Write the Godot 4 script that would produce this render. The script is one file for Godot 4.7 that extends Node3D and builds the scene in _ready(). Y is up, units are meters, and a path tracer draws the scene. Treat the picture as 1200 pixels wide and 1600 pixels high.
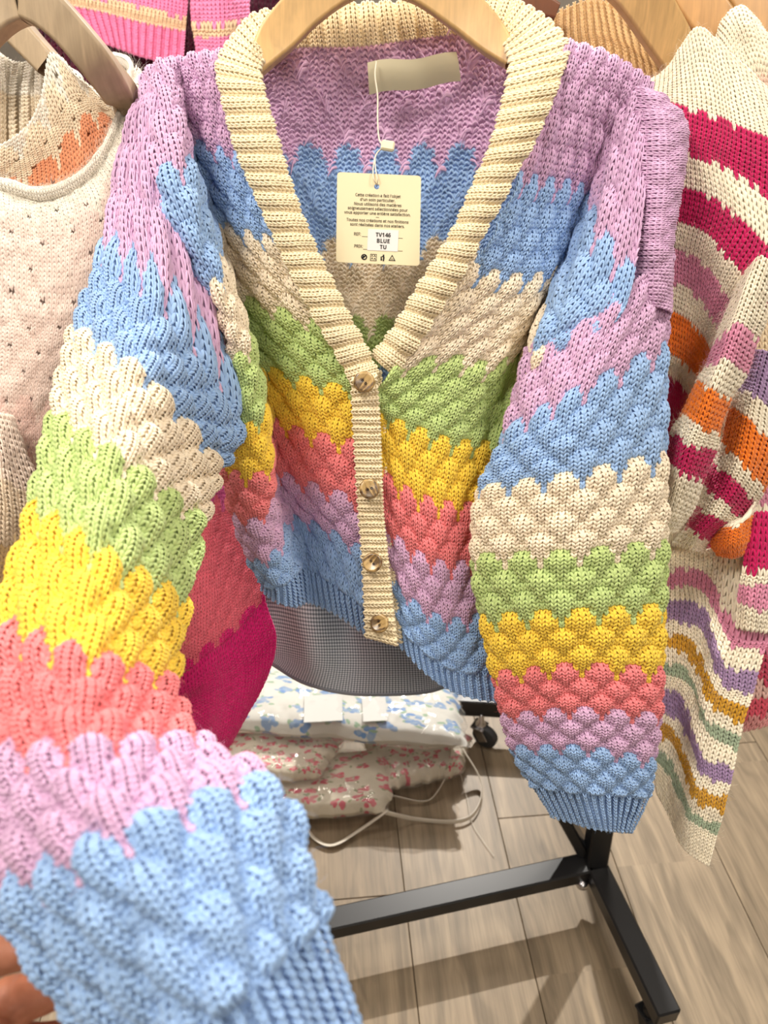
extends Node3D
# A pastel bubble-knit cardigan on a shop rack. Pixel helpers: at(x, y, depth) turns a pixel of the 1200 x 1600 photograph and a distance along the view axis into a point.
const F := 1200.0
const EYE := Vector3(0.0, 1.5, 0.0)
const PITCH := 34.0
var fwd: Vector3
var upv: Vector3
var rng := RandomNumberGenerator.new()
var noise := FastNoiseLite.new()
var M := {}          # materials
var V_MESH: ArrayMesh
var PURL_MESH: ArrayMesh
var HAIR_MESH: ArrayMesh

func at(x: float, y: float, d: float) -> Vector3:
	return EYE + (fwd + upv * ((800.0 - y) / F) + Vector3.RIGHT * ((x - 600.0) / F)) * d

func on_height(x: float, y: float, h: float) -> Vector3:
	var dir := fwd + upv * ((800.0 - y) / F) + Vector3.RIGHT * ((x - 600.0) / F)
	return EYE + dir * ((h - EYE.y) / dir.y)

func lin(r: float, g: float, b: float) -> Color:
	return Color(r / 255.0, g / 255.0, b / 255.0).srgb_to_linear()

func srgb(r: float, g: float, b: float) -> Color:
	return Color(r / 255.0, g / 255.0, b / 255.0)

func tag(o: Node, label: String, category: String, group := "", kind := "") -> Node:
	if label: o.set_meta("label", label)
	if category: o.set_meta("category", category)
	if group: o.set_meta("group", group)
	if kind: o.set_meta("kind", kind)
	return o

func put(o: Node3D, called: String, parent: Node = null) -> Node3D:
	o.name = called
	if parent == null: parent = self
	var n := called
	var k := 0
	while parent.has_node(n):
		k += 1
		n = "%s_%03d" % [called, k]
	o.name = n
	parent.add_child(o, true)
	return o

func thing(called: String, where: Vector3, label: String, category: String, group := "") -> Node3D:
	var o := Node3D.new()
	o.position = where
	put(o, called)
	tag(o, label, category, group)
	return o

func mesh_node(called: String, mesh: Mesh, mat: Material, parent: Node = null) -> MeshInstance3D:
	var o := MeshInstance3D.new()
	o.mesh = mesh
	if mat: o.material_override = null
	if mat:
		for k in mesh.get_surface_count(): o.set_surface_override_material(k, mat)
	put(o, called, parent)
	if parent is Node3D and parent != self:
		o.position = -(parent as Node3D).global_position if (parent as Node3D).is_inside_tree() else Vector3.ZERO
	return o

func stuff(o: Node) -> Node:
	o.set_meta("kind", "stuff")
	return o

func mat(c: Color, rough := 0.8, metal := 0.0, spec := 0.5) -> StandardMaterial3D:
	var m := StandardMaterial3D.new()
	m.albedo_color = c
	m.roughness = rough
	m.metallic = metal
	m.metallic_specular = spec
	return m

# ---------------------------------------------------------------- shapes
func cr(a: Vector3, b: Vector3, c: Vector3, d: Vector3, t: float) -> Vector3:
	var t2 := t * t
	var t3 := t2 * t
	return b + 0.5 * (t * (c - a) + t2 * (2.0 * a - 5.0 * b + 4.0 * c - d) + t3 * (3.0 * (b - c) + d - a))

func spline(pts: PackedVector3Array, counts: PackedInt32Array, closed := false) -> PackedVector3Array:
	# Catmull-Rom through pts; counts[k] steps on segment k. closed: the last segment returns to the first point.
	var out := PackedVector3Array()
	var n := pts.size()
	for k in counts.size():
		var a: Vector3 = pts[(k - 1 + n) % n] if closed else (pts[k - 1] if k > 0 else pts[0] * 2.0 - pts[1])
		var b: Vector3 = pts[k]
		var c: Vector3 = pts[(k + 1) % n] if closed else pts[k + 1]
		var d: Vector3 = pts[(k + 2) % n] if closed else (pts[k + 2] if k + 2 < n else c * 2.0 - b)
		for j in counts[k]:
			out.append(cr(a, b, c, d, float(j) / counts[k]))
	out.append(pts[0] if closed else pts[n - 1])
	return out

func surf(v: PackedVector3Array, cols: int, rows: int, flip := false, color := PackedColorArray(), uvs := PackedVector2Array(), wrap := false) -> ArrayMesh:
	# a smooth mesh over a (cols + 1) x (rows + 1) grid of points
	var w := cols + 1
	var idx := PackedInt32Array()
	var nr := PackedVector3Array()
	nr.resize(v.size())
	for j in rows + 1:
		for i in w:
			var l := i - 1 if i > 0 else (cols - 1 if wrap else 0)
			var r := i + 1 if i < cols else (1 if wrap else cols)
			var u := j - 1 if j > 0 else 0
			var d := j + 1 if j < rows else rows
			var n := (v[j * w + r] - v[j * w + l]).cross(v[d * w + i] - v[u * w + i]).normalized()
			nr[j * w + i] = -n if flip else n
	for j in rows:
		for i in cols:
			var a := j * w + i
			if flip: idx.append_array([a, a + 1, a + w, a + 1, a + w + 1, a + w])
			else: idx.append_array([a, a + w, a + 1, a + 1, a + w, a + w + 1])
	var arr := []
	arr.resize(Mesh.ARRAY_MAX)
	arr[Mesh.ARRAY_VERTEX] = v
	arr[Mesh.ARRAY_NORMAL] = nr
	if color.size(): arr[Mesh.ARRAY_COLOR] = color
	if uvs.size(): arr[Mesh.ARRAY_TEX_UV] = uvs
	arr[Mesh.ARRAY_INDEX] = idx
	var m := ArrayMesh.new()
	m.add_surface_from_arrays(Mesh.PRIMITIVE_TRIANGLES, arr)
	return m

func tube(path: PackedVector3Array, radii, sides := 8, caps := true, side_hint := Vector3.ZERO, flat := 1.0) -> ArrayMesh:
	# swept round or oval bar; flat < 1 squeezes the second axis
	var n := path.size()
	var v := PackedVector3Array()
	var prev := side_hint
	for k in n:
		var t := (path[mini(k + 1, n - 1)] - path[maxi(k - 1, 0)]).normalized()
		if prev == Vector3.ZERO: prev = t.cross(Vector3.UP if absf(t.y) < 0.9 else Vector3.RIGHT)
		var s := (prev - t * prev.dot(t)).normalized()
		prev = s
		var b := t.cross(s)
		var r: float = radii[k] if radii is Array or radii is PackedFloat32Array else radii
		for i in sides + 1:
			var a := TAU * i / sides
			v.append(path[k] + (s * cos(a) + b * sin(a) * flat) * r)
	var st := SurfaceTool.new()
	st.append_from(surf(v, sides, n - 1, true, PackedColorArray(), PackedVector2Array(), true), 0, Transform3D())
	if caps:
		for e in 2:
			var k := 0 if e == 0 else n - 1
			var o := k * (sides + 1)
			var fan := SurfaceTool.new()
			fan.begin(Mesh.PRIMITIVE_TRIANGLES)
			for i in sides:
				fan.set_smooth_group(-1)
				var tri := [path[k], v[o + i], v[o + i + 1]] if e == 1 else [path[k], v[o + i + 1], v[o + i]]
				for p in tri: fan.add_vertex(p)
			fan.generate_normals()
			st.append_from(fan.commit(), 0, Transform3D())
	return st.commit()

func bevel_box(size: Vector3, r := 0.003) -> ArrayMesh:
	# a box with chamfered edges, centred
	var h := size * 0.5
	var st := SurfaceTool.new()
	st.begin(Mesh.PRIMITIVE_TRIANGLES)
	st.set_smooth_group(-1)
	var pts := []
	for sx in [-1, 1]:
		for sy in [-1, 1]:
			for sz in [-1, 1]:
				var s := Vector3(sx, sy, sz)
				pts.append(s * h - s * Vector3(0, r, r))
				pts.append(s * h - s * Vector3(r, 0, r))
				pts.append(s * h - s * Vector3(r, r, 0))
	var id := func(sx, sy, sz, ax): return (((1 if sx > 0 else 0) * 2 + (1 if sy > 0 else 0)) * 2 + (1 if sz > 0 else 0)) * 3 + ax
	var poly := func(ids: Array):
		var c := Vector3.ZERO
		for q in ids: c += pts[q]
		c /= ids.size()
		for k in range(1, ids.size() - 1):
			var a: Vector3 = pts[ids[0]]
			var b: Vector3 = pts[ids[k]]
			var d: Vector3 = pts[ids[k + 1]]
			if (b - a).cross(d - a).dot(c) > 0.0:
				var q := b
				b = d
				d = q
			st.add_vertex(a)
			st.add_vertex(b)
			st.add_vertex(d)
	for s in [-1, 1]:
		poly.call([id.call(s, -1, -1, 0), id.call(s, 1, -1, 0), id.call(s, 1, 1, 0), id.call(s, -1, 1, 0)])
		poly.call([id.call(-1, s, -1, 1), id.call(1, s, -1, 1), id.call(1, s, 1, 1), id.call(-1, s, 1, 1)])
		poly.call([id.call(-1, -1, s, 2), id.call(1, -1, s, 2), id.call(1, 1, s, 2), id.call(-1, 1, s, 2)])
		for t in [-1, 1]:
			poly.call([id.call(s, t, -1, 0), id.call(s, t, 1, 0), id.call(s, t, 1, 1), id.call(s, t, -1, 1)])
			poly.call([id.call(s, -1, t, 0), id.call(s, 1, t, 0), id.call(s, 1, t, 2), id.call(s, -1, t, 2)])
			poly.call([id.call(-1, s, t, 1), id.call(1, s, t, 1), id.call(1, s, t, 2), id.call(-1, s, t, 2)])
			for u in [-1, 1]:
				poly.call([id.call(s, t, u, 0), id.call(s, t, u, 1), id.call(s, t, u, 2)])
	st.generate_normals()
	return st.commit()

func bar_between(a: Vector3, b: Vector3, w: float, h: float, up := Vector3.UP, r := 0.003) -> ArrayMesh:
	# a square steel bar from a to b
	var z := (b - a).normalized()
	var x := up.cross(z).normalized()
	var y := z.cross(x)
	var st := SurfaceTool.new()
	st.append_from(bevel_box(Vector3(w, h, a.distance_to(b)), r), 0, Transform3D(Basis(x, y, z), (a + b) * 0.5))
	return st.commit()

# ---------------------------------------------------------------- yarn
func blob(path: Array, rx: Array, rz: float, sides: int, st: SurfaceTool) -> void:
	var v := PackedVector3Array()
	var n := path.size()
	for k in n:
		var t: Vector3 = ((path[mini(k + 1, n - 1)] as Vector3) - (path[maxi(k - 1, 0)] as Vector3)).normalized()
		var s := t.cross(Vector3(0, 0, 1)).normalized()
		var b := s.cross(t)
		for i in sides + 1:
			var a := TAU * i / sides
			v.append((path[k] as Vector3) + s * cos(a) * rx[k] + b * sin(a) * rx[k] * rz)
	st.append_from(surf(v, sides, n - 1, true, PackedColorArray(), PackedVector2Array(), true), 0, Transform3D())

func make_yarn() -> void:
	# one stockinette stitch: two legs of yarn that meet below and lean apart above
	var st := SurfaceTool.new()
	for s in [-1.0, 1.0]:
		blob([Vector3(0.04 * s, -0.82, -0.25), Vector3(0.10 * s, -0.52, 0.10), Vector3(0.22 * s, 0.0, 0.24), Vector3(0.34 * s, 0.42, 0.06), Vector3(0.40 * s, 0.68, -0.3)],
			[0.07, 0.19, 0.23, 0.2, 0.07], 1.0, 6, st)
	V_MESH = st.commit()
	# the wrong side: the yarn's bump across
	var sp := SurfaceTool.new()
	blob([Vector3(-0.62, -0.30, -0.25), Vector3(-0.34, 0.02, 0.06), Vector3(0, 0.26, 0.22), Vector3(0.34, 0.02, 0.06), Vector3(0.62, -0.30, -0.25)], [0.08, 0.2, 0.24, 0.2, 0.08], 1.0, 6, sp)
	PURL_MESH = sp.commit()
	var hh := SurfaceTool.new()
	hh.append_from(tube(PackedVector3Array([Vector3(0, 0, 0), Vector3(0.28, 0.12, 0.0), Vector3(0.55, 0.17, 0.05), Vector3(0.8, 0.12, 0.12), Vector3(1.0, 0.0, 0.2)]), PackedFloat32Array([0.0055, 0.005, 0.0045, 0.004, 0.002]), 3, false), 0, Transform3D())
	HAIR_MESH = hh.commit()

func yarn_mat(rough := 0.95, rim := 0.35) -> StandardMaterial3D:
	var m := mat(Color.WHITE, rough, 0.0, 0.2)
	m.vertex_color_use_as_albedo = true
	m.rim_enabled = true
	m.rim = rim
	m.rim_tint = 0.6
	return m

# A knitted piece. ctrl: rows of control points (world), downwards; cols: stitches between control columns; rows: stitch rows between control rows;
# pats: per band "bub", "rib", "plain" or "cross" (ribs across a band); cl: per band colour. o: options.
func knit(parent: Node3D, called: String, ctrl: Array, cols: PackedInt32Array, rows: PackedInt32Array, pats: Array, cl: Array, o := {}) -> MeshInstance3D:
	var closed: bool = o.get("closed", false)
	var N := 0
	for c in cols: N += c
	var R := 0
	for r in rows: R += r
	var w := N + 1
	var across := []
	for row in ctrl: across.append(spline(PackedVector3Array(row), cols, closed))
	var P := PackedVector3Array()
	P.resize(w * (R + 1))
	var nc := ctrl.size()
	var colp := PackedVector3Array()
	colp.resize(nc)
	for i in w:
		for k in nc: colp[k] = across[k][i]
		var line := spline(colp, rows)
		for j in R + 1: P[j * w + i] = line[j]
	# which band a stitch row is in
	var band := PackedInt32Array()
	for k in rows.size():
		for j in rows[k]: band.append(k)
	band.append(rows.size() - 1)
	# normals, turned towards the viewer at the middle of the front
	var NR := PackedVector3Array()
	NR.resize(P.size())
	for j in R + 1:
		for i in w:
			var l := i - 1 if i > 0 else (N - 1 if closed else 0)
			var r := i + 1 if i < N else (1 if closed else N)
			var u := j - 1 if j > 0 else 0
			var d := j + 1 if j < R else R
			NR[j * w + i] = (P[j * w + r] - P[j * w + l]).cross(P[d * w + i] - P[u * w + i]).normalized()
	var face := 0.0
	for j in R + 1:
		for i in (range(N / 8, N * 3 / 8) if closed else range(w)):
			face += signf(NR[j * w + i].dot(EYE - P[j * w + i]))
	var sg := 1.0 if face >= 0.0 else -1.0
	if o.get("back", false): sg = -sg
	# relief
	var W: float = o.get("w", 6.0)
	var H: float = o.get("h", 5.0)
	var amp: float = o.get("amp", 0.0105)
	var warp: float = o.get("warp", 0.13)
	var inv: float = -0.7 if o.get("inside", false) else 1.0
	var i0: float = o.get("i0", 0.0) + 0.5
	var wob: float = o.get("wob", 0.0015)
	var Q := PackedVector3Array()
	Q.resize(P.size())
	for j in R + 1:
		var pat: String = pats[band[j]]
		for i in w:
			var h := 0.0
			if pat == "bub":
				var s := (i + i0) / (W * 0.5)
				var t := j / H - warp * cos(TAU * s)
				var p := (s + t) * 0.5
				var q := (s - t) * 0.5
				var dp := p - roundf(p)
				var dq := q - roundf(q)
				var e := maxf(absf(dp), absf(dq)) * 2.0
				var low := dp - dq          # -1 at the top of a bubble, 1 at its tip
				h = amp * (sqrt(maxf(0.0, 1.0 - e * e * sqrt(e))) * (0.85 - 0.35 * low) - 0.35) * inv
			elif pat == "cross":
				h = amp * (pow(absf(sin(PI * i / W)), 0.6) - 0.3)
			h += wob * noise.get_noise_3dv(P[j * w + i] * 30.0)
			NR[j * w + i] *= sg
			Q[j * w + i] = P[j * w + i] + NR[j * w + i] * h
	# stitches
	var thick: float = o.get("thick", 0.0042)
	var size: float = o.get("size", 1.0)
	var vary: float = o.get("vary", 0.07)
	var color := PackedColorArray()
	color.resize(P.size())
	var buf := PackedFloat32Array()
	buf.resize(N * R * 16)
	var b := 0
	var lift := Vector3.ZERO
	var hair := PackedVector3Array()
	var rate: float = o.get("hair", 0.0)
	var holes: int = o.get("holes", 0)
	var nh := 0
	var deep := PackedFloat32Array()
	deep.resize(P.size())
	var hb := PackedFloat32Array()
	var hl: float = o.get("hair_length", 0.012)
	var per: int = o.get("rib", 2)
	var inside: bool = o.get("inside", false)
	for j in R:
		var k := band[j]
		var pat: String = pats[k]
		for i in N:
			var c: Color = cl[k]
			if pat == "bub" or (k > 0 and pats[k - 1] == "bub" and pat != "rib"):
				var s := (i + 0.5 + i0) / (W * 0.5)
				var t := (j + 0.5) / H - warp * cos(TAU * s)
				var row := roundi((s + t) * 0.5) - roundi((s - t) * 0.5)
				c = cl[band[clampi(int(row * H + H * 0.5), 0, R - 1)]]
			elif pat == "plain" and k > 0 and rng.randf() < 0.3 and band[maxi(0, j - 1)] != k:
				c = cl[k - 1]
			var vv := 1.0 + vary * (rng.randf() * 2.0 - 1.0)
			c = Color(c.r * vv, c.g * vv, c.b * vv)
			color[j * w + i] = c
			if i == N - 1: color[j * w + N] = c
			if j == R - 1:
				color[R * w + i] = c
				if i == N - 1: color[R * w + N] = c
			var q00 := Q[j * w + i]
			var q10 := Q[j * w + i + 1]
			var q01 := Q[(j + 1) * w + i]
			var q11 := Q[(j + 1) * w + i + 1]
			var X := (q10 - q00 + q11 - q01) * 0.5
			var Y := (q00 - q01 + q10 - q11) * 0.5
			var nn := X.cross(Y).normalized()
			if nn.dot(NR[j * w + i]) < 0.0: nn = -nn
			var mid := (q00 + q10 + q01 + q11) * 0.25
			var z := thick
			if pat == "rib":
				if (i % per) < (per + 1) / 2:
					mid += nn * thick * 0.45
					X *= 1.12
				else:
					mid -= nn * thick * 0.5
			if holes and ((i + (j / 6) % 2 * holes / 2) % holes == 0) and j % 6 == hash(i * 31 + j / 6) % 3 and hash(i + 7 * (j / 6)) % 5 > 0:
				mid -= nn * 0.005
				X *= 0.25
				Y *= 0.5
				for hv in [j * w + i, j * w + i + 1, (j + 1) * w + i, (j + 1) * w + i + 1]: deep[hv] = 0.006
			if inside:
				mid += Y * (0.5 if i % 2 == 0 else 0.0) * 0.6 + X * rng.randf_range(-0.2, 0.2)
				Y *= rng.randf_range(0.8, 1.5)
				X = X.rotated(nn, rng.randf_range(-0.5, 0.5))
				var s2 := (i + 0.5 + i0) / (W * 0.5)
				var t2 := (j + 0.5) / H - warp * cos(TAU * s2)
				var p2 := (s2 + t2) * 0.5
				var q2 := (s2 - t2) * 0.5
				var d2 := (p2 - roundf(p2)) - (q2 - roundf(q2))
				var a2 := absf((p2 - roundf(p2)) + (q2 - roundf(q2)))
				if d2 > 0.7 and a2 < 0.3:
					X = X.rotated(nn, 0.9 * signf((p2 - roundf(p2)) + (q2 - roundf(q2)) + 0.01)) * 2.2
					Y *= 1.2
					mid += nn * thick * 0.8
			var jit := rng.randf_range(-0.08, 0.08) * thick
			X *= size
			Y *= size
			buf[b] = X.x
			buf[b + 1] = Y.x
			buf[b + 2] = nn.x * z
			buf[b + 3] = mid.x + nn.x * jit
			buf[b + 4] = X.y
			buf[b + 5] = Y.y
			buf[b + 6] = nn.y * z
			buf[b + 7] = mid.y + nn.y * jit
			buf[b + 8] = X.z
			buf[b + 9] = Y.z
			buf[b + 10] = nn.z * z
			buf[b + 11] = mid.z + nn.z * jit
			buf[b + 12] = c.r
			buf[b + 13] = c.g
			buf[b + 14] = c.b
			buf[b + 15] = 1.0
			b += 16
			var want := rate
			while want > 0.0 and rng.randf() < want:
				want -= 1.0
				var dir := (X.normalized() * rng.randfn() + Y.normalized() * rng.randfn() + nn * absf(rng.randfn()) * 0.55).normalized()
				var side := dir.cross(nn).normalized()
				if side == Vector3.ZERO: continue
				var upw := side.cross(dir)
				var L := hl * rng.randf_range(0.5, 1.4)
				var rr := 0.012
				hb.append_array([dir.x * L, upw.x * L, side.x * rr, mid.x, dir.y * L, upw.y * L, side.y * rr, mid.y, dir.z * L, upw.z * L, side.z * rr, mid.z, c.r * 1.08, c.g * 1.08, c.b * 1.08, 1.0])
				nh += 1
	var back := PackedVector3Array()
	back.resize(Q.size())
	var sink: float = thick * o.get("sink", 0.4)
	for k in Q.size(): back[k] = Q[k] - NR[k] * (sink + deep[k])
	var m := mesh_node(called, surf(back, N, R, sg < 0.0, color, PackedVector2Array(), closed), o.get("mat", M.yarn), parent)
	copies(m, "stitch_loops", PURL_MESH if o.get("inside", false) else V_MESH, buf, N * R, o.get("mat", M.yarn))
	if nh: copies(m, "fuzz_hairs", HAIR_MESH, hb, nh, o.get("mat", M.yarn))
	return m

func copies(parent: Node3D, called: String, mesh: Mesh, buf: PackedFloat32Array, n: int, material: Material) -> void:
	var mm := MultiMesh.new()
	mm.transform_format = MultiMesh.TRANSFORM_3D
	mm.use_colors = true
	mm.mesh = mesh
	mm.instance_count = n
	mm.buffer = buf
	var o := MultiMeshInstance3D.new()
	o.multimesh = mm
	o.material_override = material
	put(o, called, parent)
	stuff(o)

# control rows from pixels: each row is [[x, y, depth], ...]
func px(rows: Array) -> Array:
	var out := []
	for r in rows:
		var line := []
		for p in r: line.append(at(p[0], p[1], p[2]))
		out.append(line)
	return out

# rings of a sleeve: each [L, M, R, depth at L, M and R, half depth]; the ring runs L, M, R in front and comes back behind
func rings(list: Array) -> Array:
	var out := []
	for r in list:
		var L := at(r[0][0], r[0][1], r[1][0])
		var Mi := at(r[0][2], r[0][3], r[1][1])
		var R := at(r[0][4], r[0][5], r[1][2])
		var c := (L + R) * 0.5
		var away := (c - EYE).normalized()
		var t: float = r[2]
		out.append([L, L.lerp(Mi, 0.45) - away * t * 0.75, Mi - away * t, R.lerp(Mi, 0.45) - away * t * 0.75, R, R.lerp(Mi, 0.45) + away * t * 0.8, Mi + away * t * 1.1, L.lerp(Mi, 0.45) + away * t * 0.8])
	return out

func _ready() -> void:
	fwd = Vector3(0, -sin(deg_to_rad(PITCH)), -cos(deg_to_rad(PITCH)))
	upv = Vector3(0, cos(deg_to_rad(PITCH)), -sin(deg_to_rad(PITCH)))
	# camera, exposure
	var cam := Camera3D.new()
	cam.name = "camera"
	cam.position = EYE
	cam.rotation_degrees = Vector3(-PITCH, 0, 0)
	var lens := CameraAttributesPhysical.new()
	lens.frustum_focal_length = 7.0
	lens.exposure_aperture = 2.0
	lens.frustum_focus_distance = 0.76
	lens.frustum_near = 0.05
	lens.frustum_far = 60.0
	cam.attributes = lens
	add_child(cam)
	cam.fov = rad_to_deg(2.0 * atan(800.0 / F))
	cam.near = 0.05
	cam.far = 60.0
	cam.current = true
	var we := WorldEnvironment.new()
	we.name = "environment"
	var env := Environment.new()
	env.background_mode = Environment.BG_COLOR
	env.background_color = Color(0.02, 0.02, 0.02)
	env.tonemap_mode = Environment.TONE_MAPPER_LINEAR
	env.tonemap_exposure = 0.79
	env.sdfgi_enabled = true
	env.ssao_enabled = true
	env.ssil_enabled = true
	we.environment = env
	add_child(we)
	rng.seed = 7
	noise.seed = 3
	noise.frequency = 1.0
	make_yarn()
	make_materials()
	lights()
	room()
	rack()
	cardigan()
	price_tag()
	hangers()
	left_sweaters()
	right_sweaters()
	behind()
	packages()
	hand()

# ---------------------------------------------------------------- lights and room
const CEIL := 3.0
func lights() -> void:
	# ceiling spotlights and light panels of the shop, plus an added fill panel
	panel_light(Vector3(-0.85, CEIL, -0.1), 0.6, 0.6, 4.8, "ceiling light panel above the near sleeve")
	panel_light(Vector3(1.0, CEIL, -0.5), 0.6, 0.6, 3.6, "ceiling light panel above the striped jumpers")
	panel_light(Vector3(-1.2, CEIL, -1.4), 0.6, 0.6, 3.4, "ceiling light panel above the pale openwork jumper")
	panel_light(Vector3(0.9, CEIL, 1.7), 1.2, 0.6, 4.6, "added fill light panel, unseen behind the viewer")  # added front fill to brighten the garments, an invented panel out of view
	panel_light(Vector3(0.6, CEIL, -3.0), 0.6, 0.6, 3.0, "ceiling light panel over the far aisle")
	spot_lamp(Vector3(0.42, CEIL, -3.3), Vector3(0.28, 0.0, -0.55), 19.0)

func panel_light(p: Vector3, sx: float, sz: float, energy: float, label: String) -> void:
	var t := thing("ceiling_light", p, label, "ceiling light", "ceiling lights")
	var frame := MeshInstance3D.new()
	frame.mesh = bevel_box(Vector3(sx + 0.05, 0.03, sz + 0.05))
	frame.set_surface_override_material(0, M.white)
	put(frame, "frame", t)
	frame.position = Vector3(0, -0.015, 0)
	var pane := MeshInstance3D.new()
	pane.mesh = bevel_box(Vector3(sx, 0.006, sz), 0.002)
	var e := mat(Color.WHITE)
	e.emission_enabled = true
	e.emission = Color(1.0, 0.965, 0.91)
	e.emission_energy_multiplier = 2.0
	pane.set_surface_override_material(0, e)
	put(pane, "diffuser_lamp", t)
	pane.position = Vector3(0, -0.032, 0)
	var l := AreaLight3D.new()
	l.area_size = Vector2(sx, sz)
	l.light_energy = energy
	l.light_color = Color(1.0, 0.965, 0.91)
	l.area_range = 12.0
	l.shadow_enabled = true
	put(l, "glow", t)
	l.position = Vector3(0, -0.045, 0)
	l.rotation_degrees = Vector3(-90, 0, 0)

func spot_lamp(p: Vector3, aim: Vector3, energy: float) -> void:
	# a ceiling spotlight: housing, glowing lens and its light
	var t := thing("spot_lamp", p, "white ceiling spotlight aimed at the rack from the far aisle", "spotlight")
	var d := (aim - p).normalized()
	var b := facing(-d)
	mesh_at("housing", lathe([[0.0001, 0.10], [0.03, 0.10], [0.045, 0.08], [0.05, 0.0], [0.046, 0.0], [0.042, 0.03], [0.0001, 0.032]], 24), M.white, t).transform = Transform3D(b, Vector3(0, -0.12, 0))
	mesh_at("stem", tube(PackedVector3Array([Vector3(0, 0, 0), Vector3(0, -0.1, 0)]), 0.012, 10), M.white, t)
	var e := mat(Color.WHITE)
	e.emission_enabled = true
	e.emission = Color(1.0, 0.98, 0.95)
	e.emission_energy_multiplier = 3.0
	mesh_at("lens_lamp", lathe([[0.0001, 0.012], [0.036, 0.012], [0.04, 0.006], [0.0001, 0.004]], 24), e, t).transform = Transform3D(b, Vector3(0, -0.12, 0))
	var l := SpotLight3D.new()
	l.light_energy = energy
	l.light_color = Color(1.0, 0.98, 0.95)
	l.spot_range = 12.0
	l.spot_angle = 24.0
	l.spot_angle_attenuation = 0.6
	l.light_size = 0.03
	l.shadow_enabled = true
	put(l, "beam", t)
	l.position = Vector3(0, -0.12, 0) + d * 0.02
	l.basis = Basis.looking_at(d, Vector3.UP)

func room() -> void:
	# thick shell; the shop is far larger than the frame shows
	for d in [["wall_back", Vector3(0, CEIL / 2, -5.05), Vector3(8.2, CEIL, 0.1)], ["wall_front", Vector3(0, CEIL / 2, 3.55), Vector3(8.2, CEIL, 0.1)], ["wall_left", Vector3(-4.05, CEIL / 2, -0.75), Vector3(0.1, CEIL, 8.6)], ["wall_right", Vector3(4.05, CEIL / 2, -0.75), Vector3(0.1, CEIL, 8.6)]]:
		var wl := mesh_node(d[0], bevel_box(d[2], 0.002), M.wall)
		wl.position = d[1]
		tag(wl, "plain pale shop wall around the sales floor", "wall", "", "structure")
	var ce := mesh_node("ceiling", bevel_box(Vector3(8.2, 0.1, 8.8), 0.002), M.white)
	ce.position = Vector3(0, CEIL + 0.05, -0.75)
	tag(ce, "plain white shop ceiling over the racks", "ceiling", "", "structure")
	var fl := mesh_node("floor", bevel_box(Vector3(8.2, 0.1, 8.8), 0.002), M.joint)
	fl.position = Vector3(0, -0.058, -0.75)
	tag(fl, "light oak laminate plank floor under the clothes racks", "floor", "", "structure")
	planks(fl)

func planks(fl: Node3D) -> void:
	var yaw := Basis(Vector3.UP, deg_to_rad(5.0))
	var n := 0
	var PW := 0.222
	var PL := 1.2
	for k in range(-7, 8):
		var shift := fposmod(k * 0.437 + 0.13, 1.0) * PL
		for j in range(-3, 2):
			var x := k * PW + 0.005
			var z := j * PL + shift - 0.4
			var m := bevel_box(Vector3(PW - 0.0015, 0.012, PL - 0.0015), 0.0008)
			var wm: StandardMaterial3D = M.plank[(k * 3 + j * 5 + 60) % M.plank.size()]
			var o := MeshInstance3D.new()
			o.mesh = m
			o.set_surface_override_material(0, wm)
			put(o, "plank", fl)
			o.transform = Transform3D(yaw, yaw * Vector3(x, 0, z) + Vector3(0, 0.052, 0.75))

func wood_texture(w: int, h: int, base: Color, dark: Color, sd: int, freq := 1.0) -> ImageTexture:
	var im := Image.create(w, h, false, Image.FORMAT_RGB8)
	var n1 := FastNoiseLite.new()
	n1.seed = sd
	n1.frequency = 1.0
	for y in h:
		for x in w:
			var u := float(x) / w
			var v := float(y) / h
			var g := n1.get_noise_2d(u * 9.0 * freq + 2.0 * n1.get_noise_2d(u * 1.5, v * 1.6), v * 1.3 + sd)
			var fine := n1.get_noise_2d(u * 70.0 * freq, v * 5.0 + 9.0)
			var ring := sin((u * 7.0 + 2.5 * n1.get_noise_2d(u * 1.2 + 7.0, v * 1.1)) * TAU * freq)
			var t := clampf(0.45 + 0.45 * g + 0.28 * fine + 0.12 * ring, 0.0, 1.0)
			im.set_pixel(x, y, base.lerp(dark, t))
	return ImageTexture.create_from_image(im)

func wood(c: Color, rough: float, sd: int) -> StandardMaterial3D:
	var m := mat(Color.WHITE, rough)
	m.albedo_texture = wood_texture(96, 256, c, c.darkened(0.2), sd)
	m.uv1_triplanar = true
	m.uv1_scale = Vector3(9, 3, 9)
	return m

func floral(ground: Color, petal: Color, leaf: Color, sd: int) -> StandardMaterial3D:
	# printed cotton: scattered small blossoms with leaves
	var im := Image.create(512, 400, false, Image.FORMAT_RGB8)
	im.fill(ground)
	var r := RandomNumberGenerator.new()
	r.seed = sd
	for k in 48:
		var cx := (k % 8) * 64 + r.randi_range(10, 56)
		var cy := (k / 8) * 66 + r.randi_range(8, 58)
		for q in 4:
			var lx := cx + r.randi_range(-30, 30)
			var ly := cy + r.randi_range(-24, 24)
			dab(im, lx, ly, r.randf_range(6.0, 11.0), r.randf_range(3.0, 6.0), r.randf() * PI, ground.lerp(leaf, 0.75))
		for q in 9:
			dab(im, cx + r.randi_range(-17, 17), cy + r.randi_range(-14, 14), r.randf_range(5.0, 11.0), r.randf_range(4.0, 8.0), r.randf() * PI, petal.lerp(ground, r.randf_range(0.0, 0.5)))
	var m := mat(Color.WHITE, 0.8)
	m.albedo_texture = ImageTexture.create_from_image(im)
	return m

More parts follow.
